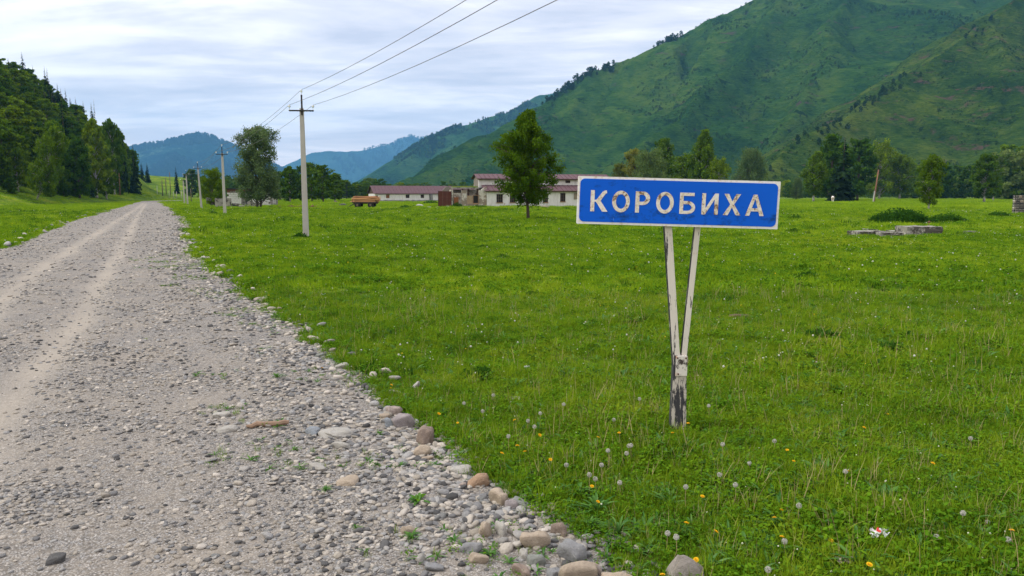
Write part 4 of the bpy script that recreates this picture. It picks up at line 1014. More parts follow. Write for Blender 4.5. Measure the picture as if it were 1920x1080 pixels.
M['plaster_ruin'] = plaster_mat('plaster_ruin', (0.56, 0.53, 0.46), (0.23, 0.19, 0.145), 0.475, 0.8)
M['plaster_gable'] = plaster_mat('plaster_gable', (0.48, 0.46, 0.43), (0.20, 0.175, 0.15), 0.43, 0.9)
M['grey_base'] = plain('grey_base', (0.17, 0.165, 0.16), 0.95, 0.35, 1.5)
M['dark_inside'] = plain('dark_inside', (0.02, 0.019, 0.018), 0.95, 0.2, 2)
M['brown_board'] = plain('brown_board', (0.22, 0.085, 0.03), 0.85, 0.35, 3)
M['sill_wood'] = plain('sill_wood', (0.32, 0.20, 0.11), 0.9, 0.3, 4)
M['tan_brick'] = plain('tan_brick', (0.36, 0.27, 0.17), 0.95, 0.3, 6)
M['red_brick'] = plain('red_brick', (0.17, 0.075, 0.05), 0.95, 0.35, 6)
M['old_concrete'] = plaster_mat('old_concrete', (0.25, 0.24, 0.215), (0.075, 0.07, 0.06), 0.49, 0.9)
M['dark_concrete'] = plaster_mat('dark_concrete', (0.19, 0.18, 0.17), (0.045, 0.045, 0.045), 0.47, 0.9)
M['tyre'] = plain('tyre', (0.018, 0.017, 0.016), 0.9, 0.3, 6)
M['board'] = plain('board', (0.36, 0.19, 0.075), 0.85, 0.3, 2.5)
M['board_bark'] = plain('board_bark', (0.27, 0.13, 0.055), 0.95, 0.4, 3)
M['trailer_wood'] = plain('trailer_wood', (0.075, 0.045, 0.03), 0.9, 0.4, 3)
M['sod'] = grass_mat('sod', 1.1)
M['soil'] = plain('soil', (0.085, 0.055, 0.035), 1.0, 0.4, 12)
M['litter_white'] = plain('litter_white', (0.66, 0.68, 0.70), 0.5, 0.15, 30)
M['litter_blue'] = plain('litter_blue', (0.50, 0.58, 0.74), 0.5, 0.2, 30)
M['litter_red'] = plain('litter_red', (0.62, 0.05, 0.05), 0.5, 0.15, 30)
M['stick'] = plain('stick', (0.23, 0.155, 0.105), 0.95, 0.4, 14)
M['horse_coat'] = plain('horse_coat', (0.66, 0.62, 0.56), 0.8, 0.12, 5)
M['horse_dark'] = plain('horse_dark', (0.18, 0.10, 0.06), 0.8, 0.2, 5)

# ------------------------------------------------------------------ the village sign
SY = 6.92
S_ = SY / FPX * 0.9925                  # metres per photo pixel at the sign
def sp_(u, v, dy=0.0): 
    q = D(u, v, SY); return Vector((q[0], q[1] + dy, q[2]))
g0 = D(1275, 803, SY)
sgn = thing('village_sign', 'blue and white village name sign on a peeling forked post in the meadow', 'road sign', (g0[0], SY, hz1(g0[0], SY)))
base_z = sgn.location.z
def loc_(p): return Vector(p) - sgn.location
pc = loc_(sp_(1271.5, 380))
roll = R(1.6)
PW, PH = 377.5 * S_, 89.0 * S_
def rrect(w, hh, rad, n=6):
    o = []
    for cx_, cz_, a0 in ((w / 2 - rad, hh / 2 - rad, 0), (-w / 2 + rad, hh / 2 - rad, 90), (-w / 2 + rad, -hh / 2 + rad, 180), (w / 2 - rad, -hh / 2 + rad, 270)):
        for i in range(n + 1):
            a = R(a0 + 90 * i / n); o.append((cx_ + rad * math.cos(a), cz_ + rad * math.sin(a)))
    return o
yaw = R(-1.0)
mb = MB(); mb.prism(rrect(PW, PH, 0.006, 2), 0.0, 0.045)
panel = mb.build('panel', M['sign_rim'], sgn, loc=pc, rot=(0, roll, yaw))
mb = MB(); mb.prism(rrect(PW - 0.040, PH - 0.042, 0.045), -0.003, 0.004)
face = mb.build('panel_face', M['sign_blue'], panel)
def curve_letter(splines, name='letter'):
    cu = bpy.data.curves.new(name, 'CURVE'); cu.dimensions = '2D'; cu.fill_mode = 'BOTH'; cu.extrude = 0.002
    for pts in splines:
        s = cu.splines.new('POLY'); s.points.add(len(pts) - 1); s.use_cyclic_u = True
        for q, (x, y) in zip(s.points, pts): q.co = (x, y, 0, 1)
    o = bpy.data.objects.new(name, cu); C.objects.link(o)
    me = bpy.data.meshes.new_from_object(o.evaluated_get(bpy.context.evaluated_depsgraph_get()))
    bpy.data.objects.remove(o); me.name = name; return me
def ell(w, hh, cx_=0.5, cy_=0.5, n=28): return [(cx_ + w / 2 * math.cos(2 * math.pi * i / n), cy_ + hh / 2 * math.sin(2 * math.pi * i / n)) for i in range(n)]
def arc(cx_, cy_, rx_, ry_, a0, a1, n=10): return [(cx_ + rx_ * math.cos(R(a0 + (a1 - a0) * i / n)), cy_ + ry_ * math.sin(R(a0 + (a1 - a0) * i / n))) for i in range(n + 1)]
# letter outlines in a box one unit high; w is the width over height
def L_K(w, s): return [[(0, 0), (s, 0), (s, .455), (.30 * w + .02, .455), (w - s * 1.25, 0), (w + .03, 0), (w * .60, .50), (w * .72, .66), (w * .90, .86), (w * .97, .87), (w * .95, 1), (w * .84, 1), (w * .70, .93), (.36 * w, .56), (s, .545), (s, 1), (0, 1)]]
def L_O(w, s): return [ell(w, 1.02, w / 2, .5, 36), ell(w - 2 * s, 1.02 - 2 * s * 0.92, w / 2, .5, 32)[::-1]]
def L_R(w, s):
    o = [(0, 0), (s, 0), (s, .36)] + arc(w * .50, .68, w * .50, .32, -90, 90) + [(0, 1)]
    i = [(s, .36 + s * .85)] + arc(w * .48, .68, w * .50 - s, .32 - s * .85, -90, 90) + [(s, 1 - s * .85)]
    return [o, i[::-1]]
def L_B(w, s):
    o = [(0, 0)] + arc(w * .52, .305, w * .48, .305, -90, 90) + [(s, .61), (s, 1 - s * .85), (w * .92, 1 - s * .85), (w * .92, 1), (0, 1)]
    i = [(s, s * .85)] + arc(w * .50, .305, w * .50 - s, .305 - s * .85, -90, 90) + [(s, .61 - s * .85)]
    return [o, i[::-1]]
def L_I(w, s): return [[(0, 0), (s * .95, 0), (w - s, .72), (w - s, 0), (w, 0), (w, 1), (w - s * .95, 1), (s, .30), (s, 1), (0, 1)]]
def L_X(w, s): return [[(0, 0), (s * 1.25, 0), (w * .5, .375), (w - s * 1.25, 0), (w, 0), (w * .61, .51), (w * .97, 1), (w * .97 - s * 1.2, 1), (w * .5, .645), (s * 1.2 + w * .03, 1), (w * .03, 1), (w * .39, .51)]]
def L_A(w, s): return [[(0, 0), (s * 1.1, 0), (w * .29, .21), (w * .71, .21), (w - s * 1.1, 0), (w, 0), (w * .60, 1), (w * .40, 1)], [(w * .345, .36), (w * .5, .80), (w * .655, .36)][::-1]]
for fn, u0, u1, s in ((L_K, 1107.2, 1138.6, .185), (L_O, 1147.8, 1180.8, .180), (L_R, 1191.3, 1218.6, .185), (L_O, 1230.2, 1263.2, .180), (L_B, 1274.2, 1303.6, .175), (L_I, 1315.6, 1346.4, .18), (L_X, 1355.8, 1388.8, .185), (L_A, 1397.6, 1432.2, .18)):
    hh = 39.6 * S_; w = (u1 - u0) * S_ / hh
    me = curve_letter(fn(w, s))
    me.transform(Matrix.Scale(hh, 4)); me.transform(Matrix.Rotation(R(90), 4, 'X'))
    me.transform(Matrix.Translation(((u0 - 1271.5) * S_, -0.0055, -20.6 * S_)))
    me.materials.clear(); me.materials.append(M['letter'])
    link('letter', me, panel)
def bar_post(name, c0, c1, w, d, mat):   # square bar between two points, w across and d deep
    a, b = Vector(c0), Vector(c1); t = (b - a).normalized(); x = Vector((0, 1, 0)).cross(t).normalized(); y = t.cross(x)
    m_ = MB(); R1 = []
    for p in (a, b): R1 += [p + x * w / 2 * i + y * d / 2 * j for i, j in ((-1, -1), (1, -1), (1, 1), (-1, 1))]
    m_.hexa(R1); return m_.mesh(name, mat)
def bev(o, w, s=2):
    m_ = o.modifiers.new('bevel', 'BEVEL'); m_.width = w; m_.segments = s; m_.limit_method = 'ANGLE'; return o
bk = 0.085
bev(link('post', bar_post('post', loc_(sp_(1271.5, 690, bk)), loc_(sp_(1250, 345, bk)), 0.070, 0.075, M['post_paint']), sgn), 0.004)
bev(link('post', bar_post('post', loc_(sp_(1283, 690, bk)), loc_(sp_(1320, 345, bk)), 0.054, 0.060, M['post_paint']), sgn), 0.004)
mb = MB()
b0, b1, b2 = loc_(sp_(1273.5, 812, bk)), loc_(sp_(1275.5, 740, bk)), loc_(sp_(1277.5, 668, bk))
def ring(c, w, d): return [(c.x - w / 2, c.y - d / 2, c.z), (c.x + w / 2, c.y - d / 2, c.z), (c.x + w / 2, c.y + d / 2, c.z), (c.x - w / 2, c.y + d / 2, c.z)]
b0.z = -0.12
mb.hexa(ring(b0, 0.158, 0.09) + ring(b1, 0.140, 0.088)); 
mb.hexa(ring(b1 + Vector((0, 0, 0.001)), 0.140, 0.088) + ring(b2, 0.120, 0.085))
bev(mb.build('base_post', M['base_paint'], sgn), 0.006)
mb = MB(); c_ = loc_(sp_(1279, 688, bk - 0.052)); mb.box(c_.x - 0.056, c_.x + 0.056, c_.y - 0.006, c_.y + 0.006, c_.z - 0.095, c_.z + 0.10)
bev(mb.build('joint_plate', M['plate_paint'], sgn), 0.003)
for dx, dz in ((-0.04, 0.08), (0.04, 0.08), (-0.03, -0.075)):
    mb = MB(); mb.tube([(c_.x + dx, c_.y - 0.006, c_.z + dz), (c_.x + dx, c_.y - 0.016, c_.z + dz)], 0.008, 6); mb.build('bolt', M['rust'], sgn)

# ------------------------------------------------------------------ power line
def pole(loc, hgt, label, lean=(0, 0), wdir=0.0, detail=True):
    t = thing('utility_pole', label, 'utility pole', loc, wdir, 'concrete poles of the power line')
    m_ = MB(); m_.hexa([(-.145, -.13, -.3), (.145, -.13, -.3), (.145, .13, -.3), (-.145, .13, -.3), (-.10, -.09, hgt), (.10, -.09, hgt), (.10, .09, hgt), (-.10, .09, hgt)])
    bev(m_.build('pole', M['concrete'], t), 0.02)
    m_ = MB(); m_.tube([(0.03, -0.115, hgt - 0.35), (0.03, -0.115, hgt + 0.66)], 0.045, 8); m_.build('top_pin', M['black_metal'], t)
    m_ = MB(); m_.box(-.62, .62, -.165, -.095, hgt - 0.17, hgt - 0.10); ca = m_.build('crossarm', M['black_metal'], t)
    tips = []
    for (x_, y_, z_) in ((-.59, -.13, hgt - 0.10), (.59, -.13, hgt - 0.10), (0.03, -.115, hgt + 0.66)):
        m_ = MB(); m_.tube([(x_, y_, z_), (x_, y_, z_ + 0.13), (x_, y_, z_ + 0.131), (x_, y_, z_ + 0.18), (x_, y_, z_ + 0.24), (x_, y_, z_ + 0.25)], [0.014, 0.014, 0.06, 0.065, 0.05, 0.02], 10)
        m_.build('insulator', M['insulator'], t); tips.append(Vector((x_, y_, z_ + 0.25)))
    t.rotation_euler = (lean[0], lean[1], wdir)
    mw = Matrix.LocRotScale(t.location, t.rotation_euler, None)
    return [mw @ q for q in tips]
def pole_px(ub, vb, vt, label, lean=(0, 0)):
    p = G(ub, vb); hgt = D(ub, vt, p[1])[2] - hz1(*p[:2])
    return pole((p[0], p[1], hz1(*p[:2])), hgt, label, lean, R(24) if False else R(6))
tp = [pole_px(574, 447, 203, 'nearest concrete utility pole, standing tallest in the middle of the view'),
      pole_px(422, 404, 287, 'second concrete utility pole, in front of the broken concrete panels'),
      pole_px(378, 391, 314, 'third concrete utility pole, leaning left beside the bright round tree', (0, R(-2.2))),
      pole_px(352, 385, 327, 'fourth concrete utility pole, just left of the leaning third pole'),
      pole_px(346, 383, 337, 'short concrete pole, the left one of the far close pair')]
d01 = tp[0][0] - tp[1][0]; d01 = d01.normalized() * 47
prev = [q + d01 for q in tp[0]]          # the line runs on past the photographer's right
for k, lb in ((0, 'overhead power wire on the left end of the crossarms'), (1, 'overhead power wire on the right end of the crossarms'), (2, 'overhead power wire on the pole top pins, highest of the three')):
    P = [prev[k]] + [tp[i][k] for i in range(4)]; pts = []
    for i in range(4):
        n = 14
        for j in range(n + (i == 3)):
            f = j / n; q = P[i].lerp(P[i + 1], f); q.z -= (0.55 if i == 0 else 0.5) * 4 * f * (1 - f); pts.append(tuple(q))
    m_ = MB(); m_.tube(pts, [0.009 if i < 20 else 0.015 for i in range(len(pts))], 5)
    thing('power_wire', lb, 'wire', me=m_.mesh('power_wire', M['wire']), group='wires of the power line')
# wooden poles, fence posts beyond the bend
def wpole(u, vb, vt, Y, label, rad, mat='wood_pole', cat='wooden pole', nm='wooden_pole', grp=None, lean=0.0):
    x_ = D(u, 364, Y)[0]; z_ = hz1(x_, Y); top = D(u, vt, Y)[2]; hh = max(0.8, top - z_)
    m_ = MB(); m_.tube([(0, 0, -0.3), (0, 0, hh * 0.5), (0, 0, hh)], [rad, rad * 0.9, rad * 0.75], 7)
    thing(nm, label, cat, (x_, Y, z_), group=grp, me=m_.mesh(nm, M[mat], True), rot=(0, lean, 0))
wpole(305, 368, 338, 330, 'leftmost dark wooden pole on the slope beyond the bend', 0.2)
wpole(312, 362, 333, 350, 'second dark wooden pole on the slope beyond the bend', 0.2)
wpole(320, 352, 323, 400, 'upper dark wooden pole left of the lone spruce', 0.2)
wpole(358, 376, 354, 230, 'dark wooden post right of the far pair of concrete poles', 0.14)
for k, u in enumerate((295, 317, 325, 331, 340)):
    wpole(u, 372, (348, 357, 359, 359, 357)[k], 330, 'pale thin fence post at the bend of the road', 0.13, 'concrete', 'fence post', 'fence_post', 'pale fence posts at the bend')

# ------------------------------------------------------------------ buildings
def wall_pieces(mb, x0, x1, z0, z1, y0, y1, holes, top=None):
    X = sorted({x0, x1, *[q for a in holes for q in (a[0], a[1])]}); Z = sorted({z0, z1, *[q for a in holes for q in (a[2], a[3])]})
    for i in range(len(X) - 1):
        for j in range(len(Z) - 1):
            cx_, cz_ = (X[i] + X[i + 1]) / 2, (Z[j] + Z[j + 1]) / 2
            if not any(a[0] < cx_ < a[1] and a[2] < cz_ < a[3] for a in holes): mb.box(X[i], X[i + 1], y0, y1, Z[j], Z[j + 1])
def sheet_roof(mb, x0, x1, ya, za, yb, zb, th=0.10, pitch=0.5):
    """a metal roof slope with raised seams, from eave (ya, za) to top (yb, zb)"""
    n = max(1, int(round((x1 - x0) / pitch))); L = math.hypot(yb - ya, zb - za); ny_, nz_ = -(zb - za) / L, (yb - ya) / L
    if nz_ < 0: ny_, nz_ = -ny_, -nz_
    def slab(a, b, lo, hi):
        mb.hexa([(a, ya + ny_ * lo, za + nz_ * lo), (b, ya + ny_ * lo, za + nz_ * lo), (b, yb + ny_ * lo, zb + nz_ * lo), (a, yb + ny_ * lo, zb + nz_ * lo),
                 (a, ya + ny_ * hi, za + nz_ * hi), (b, ya + ny_ * hi, za + nz_ * hi), (b, yb + ny_ * hi, zb + nz_ * hi), (a, yb + ny_ * hi, zb + nz_ * hi)])
    for i in range(n):
        a = x0 + (x1 - x0) * i / n; b = x0 + (x1 - x0) * (i + 1) / n
        w_ = 0.02 * ((i * 7919) % 5) / 5
        slab(a, b - 0.05, 0, th * 0.5 + w_); slab(b - 0.05, b, 0, th + 0.03)
def facade(u0, Y0, r):
    X0 = D(u0, 364, Y0)[0]
    def f(u):
        t = (u - 960) / FPX * 0.9922
        return (t * Y0 - X0) / (math.cos(r) - t * math.sin(r))
    return f
def building(name, label, u, vb, Y, rz):
    p = D(u, vb, Y); return thing(name, label, 'building', (p[0], Y, hz1(p[0], Y)), rz), mpp(Y)
def window(t, x0, x1, z0, z1, y, bars=(1, 1), sill=True, fill='dark_inside', fmat='wood_pole'):
    m_ = MB(); m_.box(x0, x1, y + 0.22, y + 0.26, z0, z1); w = m_.build('window', M[fill], t)
    m_ = MB(); f = 0.07
    m_.box(x0, x0 + f, y + .10, y + .18, z0, z1); m_.box(x1 - f, x1, y + .10, y + .18, z0, z1); m_.box(x0 + f, x1 - f, y + .10, y + .18, z0, z0 + f); m_.box(x0 + f, x1 - f, y + .10, y + .18, z1 - f, z1)
    for i in range(bars[0]): c_ = x0 + (x1 - x0) * (i + 1) / (bars[0] + 1); m_.box(c_ - .025, c_ + .025, y + .11, y + .17, z0 + f, z1 - f)
    for i in range(bars[1]): c_ = z0 + (z1 - z0) * (i + 1) / (bars[1] + 1); m_.box(x0 + f, x1 - f, y + .12, y + .16, c_ - .02, c_ + .02)
    m_.build('frame', M[fmat], w)
    if sill:
        m_ = MB(); m_.box(x0 - .08, x1 + .08, y - .10, y + .10, z0 - .10, z0); m_.build('sill', M['sill_wood'], w)
# the long low barn
LB, k_ = building('long_barn', 'long low white barn with a maroon metal roof in the distance', 703, 378.5, 224, R(24))
k_ = mpp(228); xs_ = facade(703, 224, R(24)); wd = xs_(905); we = 2.35; rid = 4.75; dep = 8.0
hl = [(xs_(705), xs_(709), 0.02, 1.85), (xs_(724), xs_(730.6), 1.05, 2.08), (xs_(761), xs_(768), 1.05, 2.08), (xs_(789), xs_(795.5), 1.05, 2.08), (xs_(845), xs_(851), 1.05, 2.08)]
m_ = MB(); wall_pieces(m_, 0, wd, -0.2, we, 0, .35, hl); m_.build('front_wall', M['plaster'], LB)
m_ = MB(); m_.box(0, .35, .352, dep - .352, -0.2, we); m_.box(wd - .35, wd, .352, dep - .352, -0.2, we); m_.box(0, wd, dep - .35, dep, -0.2, we); m_.build('wall', M['plaster'], LB)
m_ = MB(); m_.prism([(0, 0)], 0, 0) if False else None
m_.hexa([(.05, -.25, we + .003), (.3, -.25, we + .003), (.3, dep + .25, we + .003), (.05, dep + .25, we + .003), (.05, dep / 2 - .02, rid - .06), (.3, dep / 2 - .02, rid - .06), (.3, dep / 2 + .02, rid - .06), (.05, dep / 2 + .02, rid - .06)])
m_.build('gable', M['trailer_wood'], LB)
m_ = MB(); sheet_roof(m_, -.45, wd + .3, -.45, we + .0, dep / 2, rid, .10, 1.1); m_.build('roof', M['roof'], LB)
m_ = MB(); sheet_roof(m_, -.45, wd + .3, dep + .45, we, dep / 2, rid, .10, 1.1); m_.build('roof', M['roof'], LB)
m_ = MB(); m_.box(.3, wd, -.22, -.10, we - .16, we - .02); m_.build('eaves_board', M['trailer_wood'], LB)
m_ = MB()
for i in range(30):
    a = .4 + (wd - 6) * i / 30; hh = .28 + .22 * abs(math.sin(i * 1.7)); m_.hexa([(a, -.5, -.1), (a + (wd - 6) / 30, -.5, -.1), (a + (wd - 6) / 30, -.003, -.1), (a, -.003, -.1), (a, -.22, hh), (a + (wd - 6) / 30, -.22, .28 + .22 * abs(math.sin((i + 1) * 1.7))), (a + (wd - 6) / 30, -.003, .32 + .22 * abs(math.sin((i + 1) * 1.7))), (a, -.003, hh + .04)])
m_.build('footing', M['grey_base'], LB)
m_ = MB(); m_.box(hl[0][0], hl[0][1], .12, .18, .02, 1.85); m_.build('door', M['rust'], LB)
for q in hl[1:]:
    window(LB, *q, 0.0, (1, 1), False, 'brown_board' if q is hl[1] else 'dark_inside', 'brown_board' if q is hl[1] else 'wood_pole')
m_ = MB(); m_.hexa([(xs_(806), -.9, -.2), (xs_(810.5), -.9, -.2), (xs_(810.5), -.003, -.2), (xs_(806), -.003, -.2), (xs_(807.5), -.35, 2.2), (xs_(809.5), -.35, 2.2), (xs_(811.5), -.003, 2.3), (xs_(804.5), -.003, 2.3)]); m_.build('buttress', M['grey_base'], LB)

# the two storey barn with its lean-to and windows
Y2 = 124.0; k2 = mpp(Y2); R2 = R(13)
TB_, _ = building('two_storey_barn', 'two storey white barn with stepped maroon roofs behind the lone birch', 913, 391, Y2, R2)
x2 = facade(913, Y2, R2); z2 = lambda v: (391.2 - v) * k2
W2 = x2(1152); lo_e = z2(362.5); lo_t = z2(351.5); up_e = z2(339.5); up_r = z2(330); in_ = 2.6; dp2 = 9.0
holes = [(x2(931), x2(943), z2(384), z2(368)), (x2(956), x2(967), z2(384), z2(368)), (x2(1018), x2(1028), z2(384), z2(367.5)), (x2(1050.5), x2(1060.5), z2(382.5), z2(366)), (x2(1092), x2(1103), z2(383), z2(366)), (x2(1126), x2(1137), z2(383), z2(366))]
m_ = MB(); wall_pieces(m_, 0, W2, -.2, lo_e + .1, 0, .4, holes); m_.build('front_wall', M['plaster'], TB_)
for q in holes: window(TB_, *q, 0.0, (2, 2), True)
uh = [(x2(1068.5), x2(1078), z2(347), z2(341.5)), (x2(1000), x2(1009), z2(347), z2(341.5)), (x2(1118), x2(1127), z2(347), z2(341.5))]
m_ = MB(); wall_pieces(m_, x2(903), W2, lo_t - .4, up_e + .05, in_, in_ + .35, uh); m_.build('upper_wall', M['plaster'], TB_)
for q in uh: window(TB_, *q, in_, (2, 0), False)
m_ = MB(); sheet_roof(m_, x2(908), W2 + .3, -.55, lo_e, in_ - .003, lo_t, .10, .8); m_.build('lower_roof', M['roof'], TB_)
m_ = MB(); sheet_roof(m_, x2(899), W2 + .3, in_ - .55, up_e, dp2 / 2 + .6, up_r, .10, .8); m_.build('upper_roof', M['roof'], TB_)
m_ = MB(); sheet_roof(m_, x2(899), W2 + .3, dp2 + 1.2 - in_ + .55, up_e, dp2 / 2 + .6, up_r, .10, .8); m_.build('upper_roof', M['roof'], TB_)
m_ = MB(); sheet_roof(m_, x2(908), W2 + .3, dp2 + 1.75, lo_e, dp2 + 1.2 - in_ + .353, lo_t, .10, .8); m_.build('lower_roof', M['roof'], TB_)
gx_ = x2(903)
m_ = MB()                               # bare weathered gable end, taller nave between two lean-tos
prof = [(in_ + .36, -.2), (dp2 + 1.2 - in_ - .36, -.2), (dp2 + 1.2 - in_ - .36, up_e - .02), (dp2 / 2 + .6, up_r - .06), (in_ + .36, up_e - .02)]
b_ = len(m_.v); n_ = len(prof)
m_.v += [(gx_ + .0, y, z) for y, z in prof] + [(gx_ + .35, y, z) for y, z in prof]
m_.f.append(tuple(range(n_))); m_.f.append(tuple(range(2 * n_ - 1, n_ - 1, -1)))
for i in range(n_): j = (i + 1) % n_; m_.f.append((i, n_ + i, n_ + j, j))
m_.build('gable', M['plaster_gable'], TB_)
m_ = MB()
for ya_, yb_ in ((.403, in_ + .357), (dp2 + 1.2 - in_ - .357, dp2 + 1.2)):
    lowf = ya_ < 1
    za_, zb_ = (lo_e + .0, lo_t - .08) if lowf else (lo_t - .08, lo_e)
    m_.hexa([(.02, ya_, -.2), (.37, ya_, -.2), (.37, yb_, -.2), (.02, yb_, -.2), (.02, ya_, za_), (.37, ya_, za_), (.37, yb_, zb_), (.02, yb_, zb_)])
m_.box(W2 - .35, W2, .403, dp2 + 1.2, -.2, lo_e); m_.box(W2 - .36, W2 - .01, in_ + .36, dp2 + 1.2 - in_, lo_e + .003, up_e); m_.box(0.38, W2 - .36, dp2 + .85, dp2 + 1.2, -.2, lo_e)
m_.build('wall', M['plaster_gable'], TB_)
m_ = MB(); m_.box(x2(910), W2 + .2, -.50, -.40, lo_e - .14, lo_e - .02); m_.build('eaves_board', M['trailer_wood'], TB_)
m_ = MB(); m_.box(x2(900), W2 + .2, in_ - .50, in_ - .40, up_e - .14, up_e - .02); m_.build('eaves_board', M['trailer_wood'], TB_)
m_ = MB(); m_.box(x2(1076), x2(1083.5), -.10, -.02, z2(378), z2(366)); m_.build('bare_patch', M['plaster_ruin'], TB_)

# the roofless annex at its left end
RU, _ = building('ruined_annex', 'crumbling roofless annex with turf on its slab, left of the two storey barn', 850, 391, Y2 + .2, R2)
RU.location = TB_.location + Vector((math.cos(R2), math.sin(R2), 0)) * (x2(850)) + Vector((0, .15, 0))
xr_ = lambda u: x2(u) - x2(850)
zt = z2(358); zf = z2(372.5)
m_ = MB(); wall_pieces(m_, xr_(866), xr_(912.5), -.2, zf + .0, 0, .4, [(xr_(875), xr_(898), z2(386), zf + 1)]); 
m_.hexa([(xr_(898), .001, zf + .003), (xr_(912.5), .001, zf + .003), (xr_(912.5), .399, zf + .003), (xr_(898), .399, zf + .003), (xr_(903), .001, z2(359)), (xr_(912.5), .001, z2(354)), (xr_(912.5), .399, z2(354)), (xr_(903), .399, z2(359))])
m_.build('front_wall', M['plaster_ruin'], RU)
m_ = MB()
rb = np.random.default_rng(5)           # tan brick infill, each brick its own block in one course-laid panel
bx0, bx1, bz0, bz1 = xr_(875), xr_(886.3), z2(386), z2(371); nz_ = 13
for j in range(nz_):
    z0 = bz0 + (bz1 - bz0) * j / nz_
    for i in range(5):
        a = bx0 + (bx1 - bx0) * (i + .5 * (j % 2)) / 5; b = min(a + (bx1 - bx0) / 5 - .015, bx1)
        if b - a > .03: m_.box(a, b, .06 + rb.uniform(0, .03), .32, z0, z0 + (bz1 - bz0) / nz_ - .012)
kind(m_.build('brick_infill', M['tan_brick'], RU), 'stuff')
window(RU, xr_(887), xr_(897.5), z2(385.5), z2(370), .05, (0, 0), True, 'dark_inside', 'sill_wood')
m_ = MB(); m_.box(xr_(846), xr_(901), 2.4, 2.8, -.2, zt - .15); m_.box(xr_(846), xr_(846) + .35, .5, 2.397, -.2, z2(360)); m_.box(xr_(851), xr_(866.5), .9, 1.2, -.2, z2(366)); m_.build('wall', M['plaster_ruin'], RU)
for u in (869, 880, 897):
    m_ = MB(); m_.box(xr_(u) - .10, xr_(u) + .10, .9, 1.15, zf - .4, zt); m_.build('pillar', M['trailer_wood'], RU)
m_ = MB(); m_.box(xr_(849.5), xr_(899), .45, 3.2, zt, zt + .2); sl_ = m_.build('roof_slab', M['old_concrete'], RU)
m_ = MB(); V, F = blades(77, 900, 1, .06, .30, .05, .4, 2)
for f in F: m_.f.append(tuple(i for i in f))
rr = np.random.default_rng(3); off = {}
m_.v = []
per = 5
for i, v in enumerate(V):
    b = i // per
    if b not in off: off[b] = (rr.uniform(xr_(851), xr_(898)), rr.uniform(.5, 3.1))
    q = V[b * per]; m_.v.append((v[0] - q[0] + off[b][0], v[1] - q[1] + off[b][1], v[2] + zt + .21))
kind(m_.build('turf', M['sod'], sl_), 'stuff')
m_ = MB(); m_.hexa([(xr_(832), 2.0, -.2), (xr_(850), 2.0, -.2), (xr_(850), 2.35, -.2), (xr_(832), 2.35, -.2), (xr_(832), 2.0, z2(361)), (xr_(850), 2.0, z2(356)), (xr_(850), 2.35, z2(356)), (xr_(832), 2.35, z2(361))])
m_.hexa([(xr_(833), 2.02, z2(361) + .003), (xr_(849), 2.02, z2(357.5)), (xr_(849), 2.33, z2(357.5)), (xr_(833), 2.33, z2(361) + .003), (xr_(840), 2.02, z2(354)), (xr_(844), 2.02, z2(353)), (xr_(844), 2.33, z2(353)), (xr_(840), 2.33, z2(354))])
m_.build('gable', M['plaster_gable'], RU)
m_ = MB(); m_.box(xr_(852), xr_(860.5), .55, .62, 0, z2(374)); m_.build('door', M['brown_board'], RU)
GT = thing('iron_gate', 'tall rust brown sheet metal gate standing before the crumbling annex', 'gate', (D(822, 391, Y2 - 2.6)[0], Y2 - 2.6, hz1(D(822, 391, Y2 - 2.6)[0], Y2 - 2.6)), R(10))
for i in range(3):
    m_ = MB(); a = (i * 8) * k2; m_.box(a, a + 8 * k2 - .02, -.02 - .01 * i, .02 - .01 * i, .05, z2(362.5) - .02 * i); m_.build('panel', M['rust'], GT)
m_ = MB()
for x_ in (0, 24 * k2): m_.tube([(x_, .06, -.2), (x_, .06, z2(362))], .05, 6)
for z_ in (.3, 1.3, 2.3): m_.box(.05, 24 * k2 - .05, .03, .07, z_, z_ + .06)
m_.build('frame', M['black_metal'], GT)

# small white building by the twin trunked tree
SB, ks = building('small_white_building', 'small white block building with a rust red band under a black roof edge', 427, 383, 160, R(2))
ks = mpp(160); xq = lambda u: (u - 427) * ks; zq = lambda v: (382.5 - v) * ks
ws = xq(506)
m_ = MB(); m_.box(.1, ws - .1, .1, 6, -.2, zq(359.5)); m_.build('wall', M['plaster_gable'], SB)
r9 = np.random.default_rng(12)
nzb, nxb = 7, 12                        # the facade is laid of white blocks, recessed joints between them
bm_ = MB(); bm_.box(0, ws / nxb - .05, 0, .24, 0, (zq(359.5) + .1) / nzb - .04); bme = bm_.mesh('block', M['plaster'])
for j in range(nzb):
    for i in range(nxb):
        if j % 2 and i == nxb - 1: continue
        link('block', bme, SB, (ws / nxb * (i + .5 * (j % 2)), -.152 + r9.uniform(0, .03), -.1 + (zq(359.5) + .1) * j / nzb))
m_ = MB(); m_.box(-.05, ws + .05, -.08, 6.05, zq(359.5) + .01, zq(353.5)); m_.build('brick_band', M['red_brick'], SB)
m_ = MB(); m_.box(-.5, ws + .4, -.55, 6.4, zq(353.5) + .003, zq(351.5)); m_.build('roof', M['black_metal'], SB)
for u in (433, 441):
    m_ = MB(); m_.box(xq(u), xq(u + 7), -.12, -.083, zq(362.5), zq(357)); m_.build('vent_panel', M['old_concrete'], SB)

